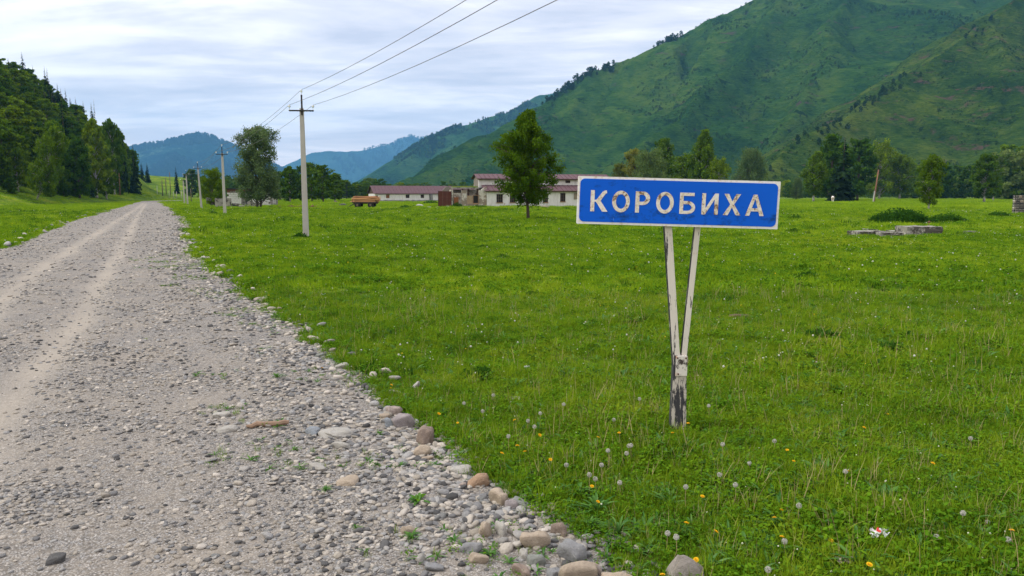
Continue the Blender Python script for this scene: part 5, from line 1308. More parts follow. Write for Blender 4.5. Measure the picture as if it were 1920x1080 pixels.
# broken precast panels and rubble in front of it
def block(name, label, u0, u1, vb, vt, depth, mat, cat, rz=0.0, group=None, tilt=(0, 0), seed=0, grass_sink=0.08):
    p = G((u0 + u1) / 2, vb); k = mpp(p[1]); w = (u1 - u0) * k; hh = (vb - vt) * k
    r = np.random.default_rng(seed + 70); m_ = MB(); bm = bmesh.new(); bmesh.ops.create_cube(bm, size=1.0)
    bmesh.ops.scale(bm, vec=(w, depth, hh + grass_sink), verts=bm.verts); bmesh.ops.subdivide_edges(bm, edges=bm.edges, cuts=4, use_grid_fill=True)
    for v in bm.verts: v.co += Vector(r.normal(0, 0.006 * (w + hh) * 0.5 + 0.006, 3))
    bmesh.ops.translate(bm, vec=(0, 0, hh / 2 - grass_sink / 2), verts=bm.verts)
    me = bpy.data.meshes.new(name); bm.to_mesh(me); bm.free(); me.materials.append(mat)
    return thing(name, label, cat, (p[0], p[1] + depth / 2, hz1(p[0], p[1])), group=group, me=me, rot=(tilt[0], tilt[1], rz))
block('precast_block', 'grey precast concrete panel, left of the two standing by the second pole', 394, 403, 387, 373, .3, M['dark_concrete'], 'concrete panel', R(8), seed=1)
block('precast_block', 'wide grey precast concrete panel standing behind the second pole', 403.5, 433, 388.5, 372, .35, M['old_concrete'], 'concrete panel', R(-2), seed=2)
block('precast_block', 'dark charred panel behind the two standing grey ones', 387, 432, 384, 369.5, .4, M['dark_concrete'], 'concrete panel', 0, seed=3)
block('concrete_block', 'upright grey block among the rubble before the small white building', 452, 466, 386, 368.5, .5, M['dark_concrete'], 'concrete block', R(10), tilt=(0, R(4)), seed=4)
block('concrete_slab', 'pale slab leaning in the rubble left of the twin trunks', 448, 482, 389, 385.5, .8, M['old_concrete'], 'concrete slab', R(-4), tilt=(0, R(-1)), seed=5)
block('concrete_slab', 'short broken slab left of the upright grey block', 434, 447, 388, 382, .7, M['dark_concrete'], 'concrete slab', R(12), tilt=(0, R(7)), seed=6)
block('concrete_slab', 'tilted pale slab between the upright block and the twin trunks', 466, 476, 386.5, 377, .5, M['old_concrete'], 'concrete slab', R(-12), tilt=(0, R(-20)), seed=7)
block('concrete_block', 'dark grey block at the foot of the twin trunks', 470, 488, 389, 381, .6, M['dark_concrete'], 'concrete block', R(5), seed=8)
# slabs lying in the field on the right
block('concrete_slab', 'long low concrete slab, leftmost of those sunk in the right field', 1606, 1662, 442, 433, 1.2, M['old_concrete'], 'concrete slab', R(2), seed=9)
block('concrete_slab', 'low concrete slab lying just in front of the long leftmost one', 1652, 1694, 443.5, 434, .7, M['old_concrete'], 'concrete slab', R(-2), seed=10)
block('concrete_slab', 'small concrete slab between the low slabs and the big block', 1676, 1720, 438, 430.5, 1.0, M['old_concrete'], 'concrete slab', R(2), seed=11)
block('concrete_block', 'biggest concrete block in the right field, with an iron rod on top', 1702, 1767, 441, 424, 1.5, M['old_concrete'], 'concrete block', R(-2), seed=12)
block('concrete_slab', 'flat broken slab behind the long leftmost concrete slab', 1625, 1647, 433.5, 427, .6, M['dark_concrete'], 'concrete slab', R(15), tilt=(0, R(4)), seed=13)
block('concrete_lump', 'small dark concrete lump right of the biggest block', 1813, 1835, 438, 433, .4, M['dark_concrete'], 'concrete lump', R(7), seed=14)
p_ = G(1750, 436); z_ = D(1750, 425, p_[1])[2]
m_ = MB(); m_.tube([(0, 0, -.1), (.02, 0, .18), (.05, 0, .28)], .022, 6); m_.tube([(-.02, 0, .27), (.05, 0, .35), (.10, 0, .29)], .04, 6)
thing('iron_rod', 'bent rusty iron rod sticking up from the biggest concrete block', 'iron rod', (p_[0], p_[1] + .6, z_ - .05), me=m_.mesh('iron_rod', M['red_wood_pole'], True))
# ruined wall pillar at the right edge
p_ = G(1915, 401); kp = mpp(p_[1])
PL = thing('ruined_pillar', 'crumbling brick and stone wall pillar at the right edge of the field', 'ruin', (p_[0], p_[1], hz1(*p_[:2])), R(-14))
r9 = np.random.default_rng(8); m_ = MB(); m_.box(-.62, 1.3, .05, .75, -.2, 2.12); m_.build('core', M['dark_concrete'], PL)
bm_ = MB(); bm_.box(-.5, .5, -.5, .5, -.5, .5); bme = [bm_.mesh('stone', M[q]) for q in ('old_concrete', 'dark_concrete', 'plaster_ruin')]
for j in range(8):
    x_ = -.66
    while x_ < 1.25:
        w_ = r9.uniform(.24, .5); link('stone', bme[r9.choice(3, p=(.6, .2, .2))], PL, (x_ + w_ / 2, .0 + r9.uniform(-.02, .03), .0 + .27 * j + .12), (0, r9.normal(0, .02), 0), (w_ - .03, .16, .245)); x_ += w_
for j in range(8): link('stone', bme[j % 3], PL, (-.66, .42, .27 * j + .12), (0, 0, 0), (.16, .6 + .1 * (j % 2), .245))

# trailer loaded with rough boards
p_ = G(686, 391.2); kt = mpp(p_[1])
TR = thing('trailer', 'flat farm trailer with four tyres standing in the field', 'trailer', (p_[0], p_[1], hz1(*p_[:2])), R(-4))
m_ = MB(); m_.box(-1.95, 1.95, -.95, .95, .78, .92); m_.box(-1.9, 1.9, -.45, -.33, .62, .777); m_.box(-1.9, 1.9, .33, .45, .62, .777); bev(m_.build('bed', M['trailer_wood'], TR), .01)
for sx in (-1.12, 1.0):
    m_ = MB(); m_.tube([(sx, -.85, .42), (sx, .85, .42)], .06, 8); m_.box(sx - .06, sx + .06, -.45, .45, .48, .615); m_.build('axle', M['black_metal'], TR)
    for sy in (-.85, .85):
        m_ = MB(); m_.tube([(sx, sy - .13, .44), (sx, sy - .11, .44), (sx, sy - .08, .44), (sx, sy + .08, .44), (sx, sy + .11, .44), (sx, sy + .13, .44)], [.26, .40, .46, .46, .40, .26], 20); w_ = m_.build('tyre', M['tyre'], TR)
        m_ = MB(); m_.tube([(sx, sy - .15, .44), (sx, sy + .15, .44)], .17, 12); m_.build('rim', M['wood_pole'], w_)
m_ = MB(); m_.tube([(-1.7, -.35, .66), (-2.75, 0, .18), (-3.05, 0, .05)], .05, 6); m_.tube([(-1.7, .35, .66), (-2.75, 0.02, .18)], .05, 6); m_.build('drawbar', M['black_metal'], TR)
for sx in (-1.9, 1.9):
    m_ = MB(); m_.box(sx - .04, sx + .04, -1.0, -.955, .7, 1.25); m_.build('stake', M['trailer_wood'], TR)
r9 = np.random.default_rng(15); mw = Matrix.LocRotScale(TR.location, TR.rotation_euler, None)
bms = []
for i in range(4):
    L_ = r9.uniform(3.6, 4.3); m_ = MB(); w_ = r9.uniform(.2, .32)
    prof = [(-w_ / 2, 0), (w_ / 2, 0), (w_ * .42, .06), (0, .115), (-w_ * .42, .065)]
    b = [(y, z) for y, z in prof]; n_ = len(b)
    m_.v = [(-L_ / 2, y, z) for y, z in b] + [(L_ / 2, y * .85, z * .9) for y, z in b]
    m_.f = [tuple(range(n_)), tuple(range(2 * n_ - 1, n_ - 1, -1))] + [(q, (q + 1) % n_, n_ + (q + 1) % n_, n_ + q) for q in range(n_)]
    bms.append(m_.mesh('board', M[('board', 'board_bark', 'board', 'board')[i]]))
for i in range(38):
    ly = i // 6; q = mw @ Vector((r9.normal(.05, .22), -.80 + .31 * (i % 6) + r9.normal(0, .04) + .04 * ly, .935 + .125 * ly + r9.uniform(0, .03)))
    o = thing('board', 'rough sawn slab board stacked on the trailer', 'board', q, group='rough boards stacked on the trailer', me=bms[r9.integers(4)], rot=(r9.normal(0, .1), r9.normal(0, .025), TR.rotation_euler.z + r9.normal(0, .05)))

# leaning red pole with its concrete stub
p_ = G(1637, 380); k = mpp(p_[1])
LP = thing('leaning_pole', 'leaning reddish wooden pole on a pale concrete stub before the dark trees', 'wooden pole', (p_[0], p_[1], hz1(*p_[:2])))
m_ = MB(); m_.tube([(.2, 0, -.2), (.55, 0, 30 * k), (.95, 0, 60 * k)], [.22, .2, .15], 8); m_.build('pole', M['red_wood_pole'], LP, True)
m_ = MB(); m_.hexa([(-.25, -.3, -.3), (0.05, -.3, -.3), (.05, -.1, -.3), (-.25, -.1, -.3), (.02, -.28, 21 * k), (.3, -.28, 21 * k), (.3, -.12, 21 * k), (.02, -.12, 21 * k)]); m_.build('stub', M['concrete'], LP)
m_ = MB(); m_.box(.45, 1.35, -.06, .06, 53 * k, 53 * k + .12); m_.build('crossarm', M['red_wood_pole'], LP)

# pale horse grazing by the dark trees, seen from behind
p_ = G(1561, 380)
def skin_mesh(name, V, E, RAD, mat, sub=2):
    me = bpy.data.meshes.new(name); me.from_pydata(V, E, [])
    o = bpy.data.objects.new(name, me); C.objects.link(o)
    o.modifiers.new('skin', 'SKIN'); me.skin_vertices[0].data[0].use_root = True
    for i, r in enumerate(RAD): me.skin_vertices[0].data[i].radius = (r, r)
    s = o.modifiers.new('sub', 'SUBSURF'); s.levels = s.render_levels = sub
    m2 = bpy.data.meshes.new_from_object(o.evaluated_get(bpy.context.evaluated_depsgraph_get()))
    bpy.data.objects.remove(o); m2.name = name; m2.materials.clear(); m2.materials.append(mat)
    for p in m2.polygons: p.use_smooth = True
    return m2
HV = [(0, 0, 1.18), (-.45, 0, 1.16), (-.95, 0, 1.14), (.5, 0, 1.12), (.85, 0, 1.22), (1.25, 0, .95), (1.5, 0, .6), (1.62, 0, .38), (1.78, 0, .16),
      (-.85, .17, .95), (-.78, .18, .66), (-.98, .18, .46), (-.94, .18, .05), (-.85, -.17, .95), (-.70, -.18, .66), (-.86, -.18, .46), (-.80, -.18, .05),
      (.62, .16, .85), (.62, .16, .48), (.60, .16, .05), (.62, -.16, .85), (.68, -.16, .48), (.72, -.16, .05), (-1.08, 0, 1.2)]
HE = [(0, 1), (1, 2), (0, 3), (3, 4), (4, 5), (5, 6), (6, 7), (7, 8), (2, 9), (9, 10), (10, 11), (11, 12), (2, 13), (13, 14), (14, 15), (15, 16), (3, 17), (17, 18), (18, 19), (3, 20), (20, 21), (21, 22), (2, 23)]
HR = [.33, .34, .30, .33, .24, .17, .14, .13, .08, .17, .10, .065, .055, .17, .10, .065, .055, .13, .075, .055, .13, .075, .055, .10]
HO = thing('horse', 'pale horse grazing with its back turned in front of the dark clump', 'horse', (p_[0], p_[1], hz1(*p_[:2])), R(68), scale=(1.12, 1.12, 1.12))
link('body', skin_mesh('body', HV, HE, HR, M['horse_coat']), HO)
m_ = MB(); m_.tube([(-1.12, 0, 1.28), (-1.22, 0, 1.0), (-1.2, 0, .55), (-1.18, 0, .4)], [.05, .09, .08, .02], 8); m_.build('tail', M['horse_dark'], HO, True)

# ------------------------------------------------------------------ plants of their own
def patch_plant(name, label, cat, u0, u1, vb, vt, n, size, mat, depth, seed, group=None, stalks=True):
    p = G((u0 + u1) / 2, vb); k = mpp(p[1]); w = (u1 - u0) * k; hh = (vb - vt) * k; r = np.random.default_rng(seed)
    Cn = []; T = []
    for i in range(n):
        x_ = r.uniform(-w / 2, w / 2); y_ = r.uniform(0, depth); e = max(0.12, (1 - abs(2 * x_ / w) ** 2.2) * (1 - abs(2 * y_ / depth - 1) ** 2.5) ** 0.5)
        top = hh * e * r.uniform(0.55, 1.05); tone = np.clip(r.normal(.4, .25), 0, 1)
        for q in range(7):
            f = (q + 1) / 7; Cn.append((x_ + r.normal(0, .05), y_ + r.normal(0, .05), top * f)); T.append(tone)
    t = thing(name, label, cat, (p[0], p[1], hz1(*p[:2])), group=group)
    link('foliage', crown_mesh('foliage', np.array(Cn), T, size, mat, r, .5, .2), t)
    return t
patch_plant('nettle_patch', 'wide dark green mound of nettles behind the concrete slabs', 'weeds', 1650, 1768, 421, 392, 900, .20, M['nettle_leaf'], 3.2, 41)
patch_plant('nettle_patch', 'lower tail of nettles right of the dark green mound', 'weeds', 1755, 1826, 420, 403, 380, .18, M['nettle_leaf'], 2.2, 42)
patch_plant('nettle_patch', 'low dark weeds in front of the ruined pillar', 'weeds', 1862, 1902, 408, 397, 220, .18, M['nettle_leaf'], 1.6, 43)
patch_plant('weed_clump', 'dark weeds at the corner of the annex beside the iron gate', 'weeds', 846, 868, 392, 382, 120, .2, M['nettle_leaf'], 1.4, 44)
patch_plant('weed_clump', 'green bush growing inside the crumbling annex window', 'bush', 879, 900, 377, 366, 90, .22, M['dark_leaf'], 1.2, 45).location.z += z2(377) * 0.98
patch_plant('weed_clump', 'weeds along the foot of the barn wall left of the lone birch', 'weeds', 880, 915, 392.5, 387, 140, .18, M['nettle_leaf'], 1.0, 46)
patch_plant('weed_clump', 'dark weeds at the buttress of the long barn', 'weeds', 790, 822, 382, 375.5, 120, .3, M['nettle_leaf'], 2.0, 47)
patch_plant('weed_clump', 'low weeds between the trailer and the pale sand heap', 'weeds', 744, 774, 394, 388, 120, .2, M['nettle_leaf'], 1.5, 48)
for k, (u, v, w) in enumerate(((1492, 433, 26), (1497, 411, 30), (943, 484, 34), (905, 466, 24), (1550, 640, 62), (900, 706, 44), (1000, 548, 28), (1548, 497, 30), (1262, 520, 0), (560, 446, 34), (1165, 600, 30), (1690, 665, 60), (1520, 520, 40), (395, 402, 22), (705, 520, 30))):
    if w: patch_plant('grass_tussock', 'darker grass tussock standing out of the meadow', 'grass', u - w / 2, u + w / 2, v + w * .12, v - w * .22, int(60 + w), .05 + .0008 * w + (.05 if v < 470 else 0), M['nettle_leaf'], w * mpp(G(u, v)[1]) * .8, 50 + k, 'dark tussocks in the meadow')

# ------------------------------------------------------------------ heaps and litter
def lump(name, label, cat, u, v, w, hh, mat, seed, group=None, squash=None):
    p = G(u, v + hh / 2); k = mpp(math.hypot(p[1], 2.3)); me = pebble_mesh(seed, 3, 1.0, .35, M[mat] if isinstance(mat, str) else mat, name)
    d_ = math.hypot(p[1], CAM_H)
    return thing(name, label, cat, (p[0], p[1] + w * k * .3, hz1(*p[:2])), group=group, me=me, scale=(w * k, w * k * .8, hh * k * 1.5))
lump('sand_heap', 'pale sand heap in the grass between trailer and annex', 'heap', 785, 386.5, 19, 6.5, 'stone_pale', 811)
lump('stone', 'flat dark stone right of the pale sand heap', 'stone', 803, 391, 11, 3, 'stone_grey', 812)
lump('stone', 'flat pale stone left of the pale sand heap', 'stone', 739, 391.5, 10, 2, 'stone_pale', 813)
lump('stone', 'pale stone lying at the foot of the iron gate', 'stone', 840, 389, 9, 4, 'stone_grey', 814)
lump('rubble_heap', 'grey rubble heap in the grass by the barn wall right of the birch', 'heap', 1024, 391, 26, 4, 'stone_brown', 815)
lump('stone', 'dark boulder left of the trailer', 'stone', 642, 381, 15, 7, 'stone_dark', 816)
lump('stone', 'small dark boulder left of the dark boulder by the trailer', 'stone', 630, 378, 8, 4.5, 'stone_brown', 817)
lump('molehill', 'low brown molehill in the meadow right of the sign post', 'molehill', 1390, 598, 54, 9, 'soil', 818)
lump('molehill', 'far brown molehill with pale stones in the meadow below the barn', 'molehill', 948, 446, 18, 4, 'stone_brown', 819)
lump('stone', 'pale flat stone in the far meadow left of the sign panel corner', 'stone', 1134, 431, 16, 3, 'stone_pale', 820)
r9 = np.random.default_rng(31)
bm_ = MB(); bm_.box(-.13, .13, -.06, .06, 0, .075); bme = bm_.mesh('brick', M['red_brick'])
for i in range(34):
    u = r9.choice([526, 548, 560, 573, 590]) + r9.normal(0, 5); p = G(u, 389.5 + r9.uniform(-1, .8)); s = r9.uniform(1.1, 2.2)
    thing('brick', 'red brick fragment scattered in the grass right of the twin trunked tree', 'brick', (p[0], p[1], hz1(*p[:2]) + r9.uniform(0, .12)), r9.uniform(0, 3), 'scattered red bricks', bme, (r9.normal(0, .3), r9.normal(0, .3), r9.uniform(0, 3)), (s, s, s))
def crumple(name, label, cat, u, v, w, hh, mats, seed, z=0.03):
    p = G(u, v + hh * .4); k = math.hypot(p[1], CAM_H) / FPX; r = np.random.default_rng(seed)
    n = 9; V = []; F = []
    for j in range(n):
        for i in range(n):
            V.append(((i / (n - 1) - .5) * w * k * (1 + .2 * r.normal()), (j / (n - 1) - .5) * w * k * .7, z + hh * k * (.35 + .35 * math.sin(i * 1.3 + seed) * math.cos(j * 1.1) + .12 * r.normal())))
    F = [(j * n + i, j * n + i + 1, (j + 1) * n + i + 1, (j + 1) * n + i) for j in range(n - 1) for i in range(n - 1)]
    mi = [1 if (len(mats) > 1 and 2 <= (q % (n - 1)) <= 4 and 2 <= q // (n - 1) <= 5) else 0 for q in range(len(F))]
    me = bpy.data.meshes.new(name); me.from_pydata(V, [], F)
    for m2 in mats: me.materials.append(M[m2])
    me.polygons.foreach_set('material_index', mi)
    thing(name, label, cat, (p[0], p[1], hz1(*p[:2])), group=None, me=me)
crumple('wrapper', 'crumpled white wrapper with a red patch in the near grass', 'litter', 1646, 1028, 26, 18, ('litter_white', 'litter_red'), 3, .06)
crumple('wrapper', 'pinkish scrap of wrapper at the bottom of the near grass', 'litter', 1582, 1074, 26, 10, ('stone_pink',), 4, .05)
crumple('plastic_scrap', 'pale blue plastic scrap in the meadow right of the sign post', 'litter', 1477, 649, 17, 6, ('litter_blue',), 5)
crumple('plastic_scrap', 'white plastic scrap in the meadow left of the sign post', 'litter', 988, 691, 10, 8, ('litter_white',), 6)
crumple('plastic_scrap', 'small pale blue scrap in the meadow near the gravel edge', 'litter', 607, 554, 9, 5, ('litter_blue',), 7)
# driftwood stick on the gravel
p_ = G(462, 811); q_ = G(542, 804); z_ = float(road_z(np.array([p_[0]]), np.array([p_[1]]))[0]) + .035
m_ = MB(); n_ = 8; r9 = np.random.default_rng(2)
m_.tube([((q_[0] - p_[0]) * i / n_, (q_[1] - p_[1]) * i / n_ + r9.normal(0, .006), r9.normal(0, .005) + .004 * math.sin(i)) for i in range(n_ + 1)], [.012, .022, .026, .024, .03, .027, .024, .026, .018], 7)
thing('stick', 'brown weathered stick lying on the gravel', 'stick', (p_[0], p_[1], z_), me=m_.mesh('stick', M['stick'], False))

# ------------------------------------------------------------------ the larger rocks along the gravel edge
rocks = [  # u, v, w, h, kind, shape (flat), turn, label
    (898, 897, 44, 30, 'orange', .75, .3, 'cracked orange brown stone on the gravel edge'), (867, 907, 14, 12, 'pink', .8, .1, 'small pinkish stone touching the cracked orange one'),
    (937, 926, 38, 38, 'tan', .75, 2.3, 'tan oval stone just below the cracked orange one'), (959, 943, 26, 20, 'purple_grey', .85, .2, 'round speckled stone beside the tan oval one'),
    (977, 939, 36, 20, 'green_grey', .5, 2.6, 'long grey green stone at the grass right of the round speckled one'), (911, 991, 32, 40, 'tan', 1.0, 1.2, 'upright tan stone left of the white veined one'),
    (939, 989, 34, 34, 'pale', .8, 2.1, 'rugged white veined stone between two tan ones'), (965, 982, 17, 13, 'pink', .7, .4, 'small pink tan stone left above the biggest tan one'),
    (1004, 1003, 66, 50, 'tan', .75, .2, 'big smooth tan boulder on the gravel edge'), (1050, 991, 36, 32, 'brown', .9, 2.5, 'wedge shaped brown stone against the grass'),
    (1070, 1028, 58, 48, 'grey', .8, 2.6, 'big angular grey stone right of the smooth tan boulder'), (981, 1035, 20, 28, 'pale', .8, 1.9, 'speckled egg shaped stone below the smooth tan boulder'),
    (1007, 1044, 31, 24, 'green_grey', .75, .1, 'round grey green stone left of the angular grey one'), (1081, 1066, 68, 50, 'tan', .8, .2, 'orange tan boulder cut by the bottom of the view'),
    (1115, 1061, 28, 42, 'pink', .8, 2.1, 'long pinkish stone leaning on the orange tan boulder'), (1155, 1080, 56, 36, 'tan', .7, .1, 'tan boulder at the bottom right of the gravel edge'),
    (1275, 1068, 62, 60, 'speckled', 1.1, 0.2, 'pointed pale speckled stone rising from the near grass'), (1042, 1069, 34, 30, 'grey', .8, .5, 'round dark grey stone left of the orange tan boulder'),
    (898, 1045, 36, 24, 'tan', .65, .1, 'flat tan stone with weeds beside it'), (880, 1027, 44, 24, 'grey', .55, 2.9, 'domed grey stone left of the flat tan one'), (978, 1067, 38, 32, 'brown', .8, 2.4, 'brownish triangular stone near the bottom'),
    (797, 815, 44, 48, 'brown', 1.0, .9, 'tall brown stone standing at the grass edge'), (740, 767, 34, 26, 'pink', .75, .4, 'pinkish angular stone topping the row of edge stones'), (754, 789, 40, 34, 'purple_grey', .75, .7, 'mauve grey stone left of the tall brown one'),
    (729, 797, 16, 20, 'blue_grey', .9, .2, 'small blue grey stone against the mauve grey one'), (722, 781, 22, 16, 'tan', .7, .3, 'small tan stone under the pinkish angular one'), (791, 846, 32, 20, 'tan', .65, .4, 'bean shaped tan stone below the tall brown one'),
    (800, 857, 23, 14, 'tan', .65, .1, 'rounded tan stone below the bean shaped one'), (866, 877, 43, 22, 'pale', .6, .1, 'layered white grey stone above the cracked orange one'), (741, 734, 24, 10, 'pink', .5, .1, 'pinkish stone half sunk in the grass edge'),
    (760, 738, 14, 11, 'pink', .7, .1, 'small pale stone in the grass above the pinkish angular one'), (960, 747, 31, 14, 'pale', .6, .2, 'white domed stone alone in the meadow'), (779, 720, 19, 24, 'pale', 1.1, 1.3, 'upright pale stone in the grass'),
    (586, 813, 33, 18, 'blue_grey', .6, 2.7, 'dark wedge stone right of the weathered stick'), (629, 814, 58, 20, 'pale', .45, .3, 'large flat pale stone right of the dark wedge'), (641, 839, 38, 15, 'pale', .5, 2.9, 'flat pale grey stone below the large flat one'),
    (653, 904, 40, 18, 'tan', .5, .1, 'smooth tan stone in the middle of the gravel margin'), (598, 881, 38, 20, 'pale', .4, 2.8, 'cream pointed slab stone on the gravel margin'), (106, 1055, 34, 24, 'dark', .7, .3, 'dark stone alone on the road at the lower left'),
    (417, 782, 34, 14, 'pale', .45, .1, 'cream flat stone left of the weathered stick, the farther of two'), (428, 808, 38, 14, 'pale', .4, .2, 'cream flat stone left of the weathered stick, the nearer of two'), (790, 1051, 21, 26, 'pale', .6, 1.4, 'lozenge shaped grey tan stone near the bottom'),
    (815, 1065, 34, 17, 'grey', .55, .1, 'flat light grey stone beside the lozenge shaped one'), (765, 997, 28, 18, 'tan', .6, .2, 'cream stone above the lozenge shaped one'), (1831, 895, 18, 10, 'blue_grey', .6, .1, 'grey stone hidden in the right grass'),
    (640, 687, 28, 12, 'pale', .5, .1, 'white stone in the grass edge, upper of two by the road'), (601, 667, 20, 16, 'green_grey', .8, .7, 'greenish upright stone at the grass edge'), (520, 580, 20, 8, 'pink', .6, 0, 'pinkish stone at the grass edge farther up the road'), (567, 621, 17, 7, 'pale', .6, 0, 'white stone at the grass edge halfway up the road')]
for i, (u, v, w, hh, kd, fl, tn, lb) in enumerate(rocks):
    p = G(u, v + hh * .32); dd_ = math.hypot(p[1], CAM_H); k = dd_ / FPX
    rd_ = float(road_d(np.array([p[0]]), np.array([p[1]]))[0])
    z_ = float(road_z(np.array([p[0]]), np.array([p[1]]))[0]) if rd_ > 0 else hz1(*p[:2])
    me = pebble_mesh(700 + i, 4, .92, .42, M['stone_' + kd], 'stone')
    if lb.startswith('pointed'):
        for v_ in me.vertices: s_ = 1.15 - 1.6 * max(-.2, v_.co.z); v_.co.x *= s_; v_.co.y *= s_
    sz = max(hh * k * 1.12, .02)
    thing('stone', lb, 'stone', (p[0], p[1], z_ + sz * .15), tn, me=me, rot=(r9.normal(0, .12), r9.normal(0, .12), tn), scale=(w * k * 1.05, w * k * .82, sz))
cr = [o for o in C.objects if o.get('label', '').startswith('cracked orange')][0]

# ------------------------------------------------------------------ dandelions
def stalk_flower(u, v, kind_, i, lb):
    hgt = 0.10 + 0.10 * ((i * 37) % 10) / 10
    q = G(u, v, hgt)
    if float(road_d(np.array([q[0]]), np.array([q[1]]))[0]) > 0.05: hgt = .06; q = G(u, v, hgt)
    z_ = hz1(q[0], q[1]); hgt = q[2] - z_
    fluffy = kind_ == 'seed'
    t = thing('dandelion', lb, 'flower', (q[0], q[1], z_), i * 1.7, 'dandelion clocks in the near meadow' if fluffy else 'yellow dandelions in the near meadow')
    r = np.random.default_rng(i + 5); m_ = MB(); m_.tube([(r.normal(0, .01), r.normal(0, .01), -.01), (r.normal(0, .006), r.normal(0, .006), hgt * .5), (0, 0, hgt)], .0022, 5); m_.build('stem', M['dry_stalk'] if fluffy else M['broad_leaf'], t)
    link('flower_head', seed_me if fluffy else yel_me, t, (0, 0, hgt), (r.normal(0, .25), r.normal(0, .25), 0), (1, 1, 1) if fluffy else (r.uniform(.8, 1.1),) * 3)
r9 = np.random.default_rng(17)
m_ = MB()
for i in range(120):
    d_ = Vector(r9.normal(0, 1, 3)).normalized(); a = d_.orthogonal().normalized(); b = d_.cross(a); e_ = d_ * .0155
    m_.face([d_ * .004 + a * .0005, d_ * .004 - a * .0005, e_ - a * .0006, e_ + a * .0006])
    for q in range(3):
        th = q * 2.09 + i; w_ = (a * math.cos(th) + b * math.sin(th)) * .006; m_.face([e_, e_ + w_ + d_ * .003, e_ + w_ * .7 + d_.cross(w_) * .35 + d_ * .003])
m_.tube([(0, 0, -.004), (0, 0, .004)], .004, 6)
seed_me = fast_mesh('flower_head', m_.v, m_.f, [M['seed_fluff']])
m_ = MB()
for ring_, (n_, r_, z_) in enumerate(((18, .019, .004), (14, .014, .008), (9, .008, .010))):
    for i in range(n_):
        th = 6.283 * i / n_ + ring_ * .2; d_ = Vector((math.cos(th), math.sin(th), 0)); s_ = Vector((-math.sin(th), math.cos(th), 0)) * .0028
        m_.face([d_ * .002 + Vector((0, 0, 0)), d_ * r_ * .6 - s_ + Vector((0, 0, z_ * .8)), d_ * r_ + Vector((0, 0, z_)), d_ * r_ * .6 + s_ + Vector((0, 0, z_ * .8))])
yel_me = fast_mesh('flower_head', m_.v, m_.f, [M['yellow_petal']])
seeds = [(1252, 1000), (1268, 1007), (1179, 836), (990, 789), (1057, 758), (1199, 748), (1151, 787), (1329, 761), (1183, 835), (1175, 850), (1062, 872), (1140, 845), (1116, 898), (1349, 890), (1286, 913), (1379, 909), (1440, 1068), (1498, 948), (1806, 962), (1890, 1012), (1826, 1050), (1820, 822), (1756, 1007), (1852, 980), (1105, 890), (1128, 872), (1162, 905), (1002, 800), (1013, 775), (925, 741), (870, 756), (953, 818), (905, 771), (1405, 869), (1355, 833), (1452, 827), (1471, 1015), (1585, 884)]
yels = [(1287, 981), (1121, 941), (1110, 912), (1317, 931), (1488, 865), (1476, 844), (1305, 1050), (1342, 997), (1465, 957), (1452, 971), (1242, 1078), (1121, 820), (1161, 812), (1261, 812), (1290, 794), (1032, 862), (1590, 884), (1749, 869), (1630, 1059), (1665, 777), (1558, 1014), (1620, 802), (1817, 721), (941, 850), (970, 836), (858, 793), (823, 776), (734, 722), (965, 788), (984, 847), (1012, 816), (1897, 995), (1466, 1007), (733, 728), (604, 690)]
anchors = {'the foot of the sign post': (1275, 800), 'the pointed speckled stone': (1275, 1060), 'the red and white wrapper': (1646, 1028), 'the smooth tan boulder': (1004, 1003), 'the cracked orange stone': (898, 897), 'the tall brown stone': (797, 815), 'the white domed stone in the meadow': (960, 747), 'the grey stone in the right grass': (1831, 895)}
ords = ['closest', 'second closest', 'third closest', 'fourth closest', 'fifth closest', 'sixth closest', 'seventh closest', 'eighth closest', 'ninth closest', 'tenth closest', 'eleventh closest', 'twelfth closest', 'thirteenth closest', 'fourteenth closest', 'fifteenth closest', 'sixteenth closest']
def rank_labels(P, what):
    best = [min(anchors, key=lambda a: math.dist(anchors[a], q)) for q in P]; out_ = []
    for q, a in zip(P, best):
        k = sorted(P, key=lambda w: math.dist(anchors[a], w)).index(q)
        out_.append('%s in the grass, %s to %s' % (what, ords[min(k, 15)], a))
    return out_
for i, ((u, v), lb) in enumerate(zip(seeds, rank_labels(seeds, 'white dandelion clock'))): stalk_flower(u, v, 'seed', i, lb)
for i, ((u, v), lb) in enumerate(zip(yels, rank_labels(yels, 'yellow dandelion'))): stalk_flower(u, v, 'yellow', i + 100, lb)

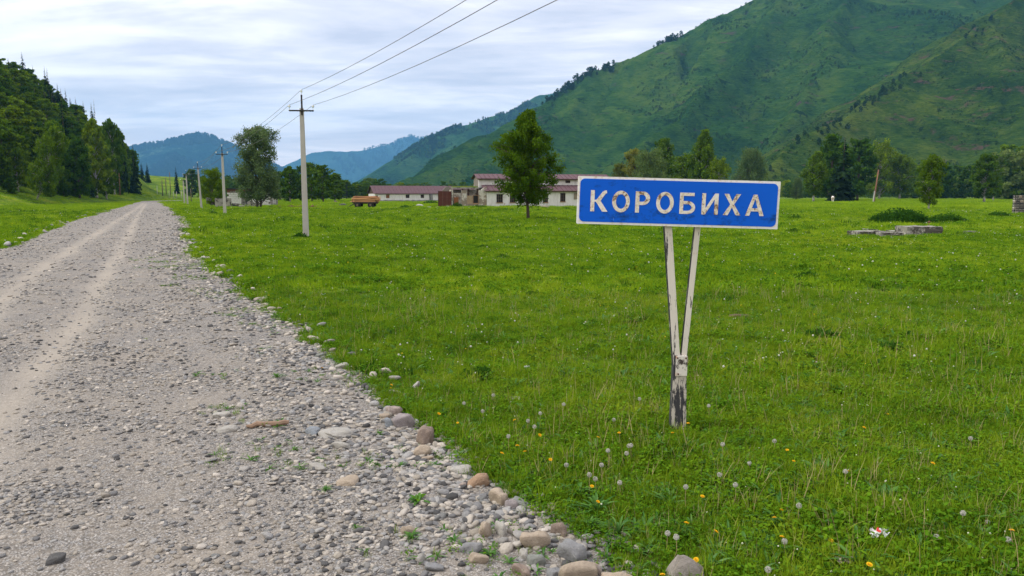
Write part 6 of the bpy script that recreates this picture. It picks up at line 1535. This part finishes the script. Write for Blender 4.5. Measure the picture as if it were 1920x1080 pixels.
# ------------------------------------------------------------------ leafy weeds on and beside the gravel
def weed(u, v, w, label, seed, long_=False, road_on=True, group=None):
    p = G(u, v); k = math.hypot(p[1], CAM_H) / FPX; s = w * k
    z_ = float(road_z(np.array([p[0]]), np.array([p[1]]))[0]) if road_on else hz1(*p[:2])
    t = thing('weed', label, 'weed', (p[0], p[1], z_), seed, group)
    link('leaves', vf('leaves', long_leaves(seed + 900, 26 if long_ else 16, s * .35, s * .62, s * (.055 if long_ else .13), .35 if long_ else .2, 1.35 if long_ else .9), M['broad_leaf']), t)
    if not long_: link('leaves', vf('leaves', disc_leaves(seed + 950, 14, s * .3, .01, .05, s * .06), M['clover']), t)
weed(785, 945, 52, 'leafy green weed growing alone in the gravel margin', 1)
weed(668, 1000, 28, 'left grass tuft of a pair in the gravel near the bottom', 2, True); weed(770, 1015, 40, 'right grass tuft of a pair in the gravel near the bottom', 3, True)
weed(610, 925, 34, 'upright grass tuft in the gravel left of the leafy weed', 4, True); weed(520, 716, 36, 'dense dark grass tuft in the gravel, farthest of the tufts', 5, True)
weed(918, 1040, 40, 'ragged weed beside the flat tan stone', 6); weed(700, 874, 30, 'flat pale weed by the cream stones', 7); weed(712, 818, 22, 'small weed under the mauve grey stone', 8)
for i, (u, v, w) in enumerate(((1085, 930, 90), (1120, 960, 110), (1060, 905, 70), (1160, 1000, 90), (1105, 990, 80))):
    weed(u, v, w, 'clump of long lance shaped leaves where the gravel meets the grass', 20 + i, True, False, 'lance leaved clumps at the gravel edge')
for i, (u, v, w) in enumerate(((770, 790, 46), (745, 806, 30), (830, 800, 40), (1010, 915, 50), (985, 890, 46), (700, 735, 34), (640, 680, 30))):
    weed(u, v, w, 'bushy dark weed clump among the stones of the grass edge', 40 + i, False, False, 'weed clumps at the grass edge')
# ------------------------------------------------------------------ the air of the valley
hz_ = MB(); hz_.box(-6200, 3600, -150, 12700, -5, 1300)
hm = bpy.data.materials.new('haze'); hm.use_nodes = True; hm.node_tree.nodes.clear()
ho = hm.node_tree.nodes.new('ShaderNodeOutputMaterial'); pv = hm.node_tree.nodes.new('ShaderNodeVolumePrincipled')
pv.inputs['Color'].default_value = HAZE_COLOR; pv.inputs['Density'].default_value = HAZE_DENSITY
hm.node_tree.links.new(pv.outputs[0], ho.inputs['Volume'])
kind(hz_.build('haze', hm), 'stuff')
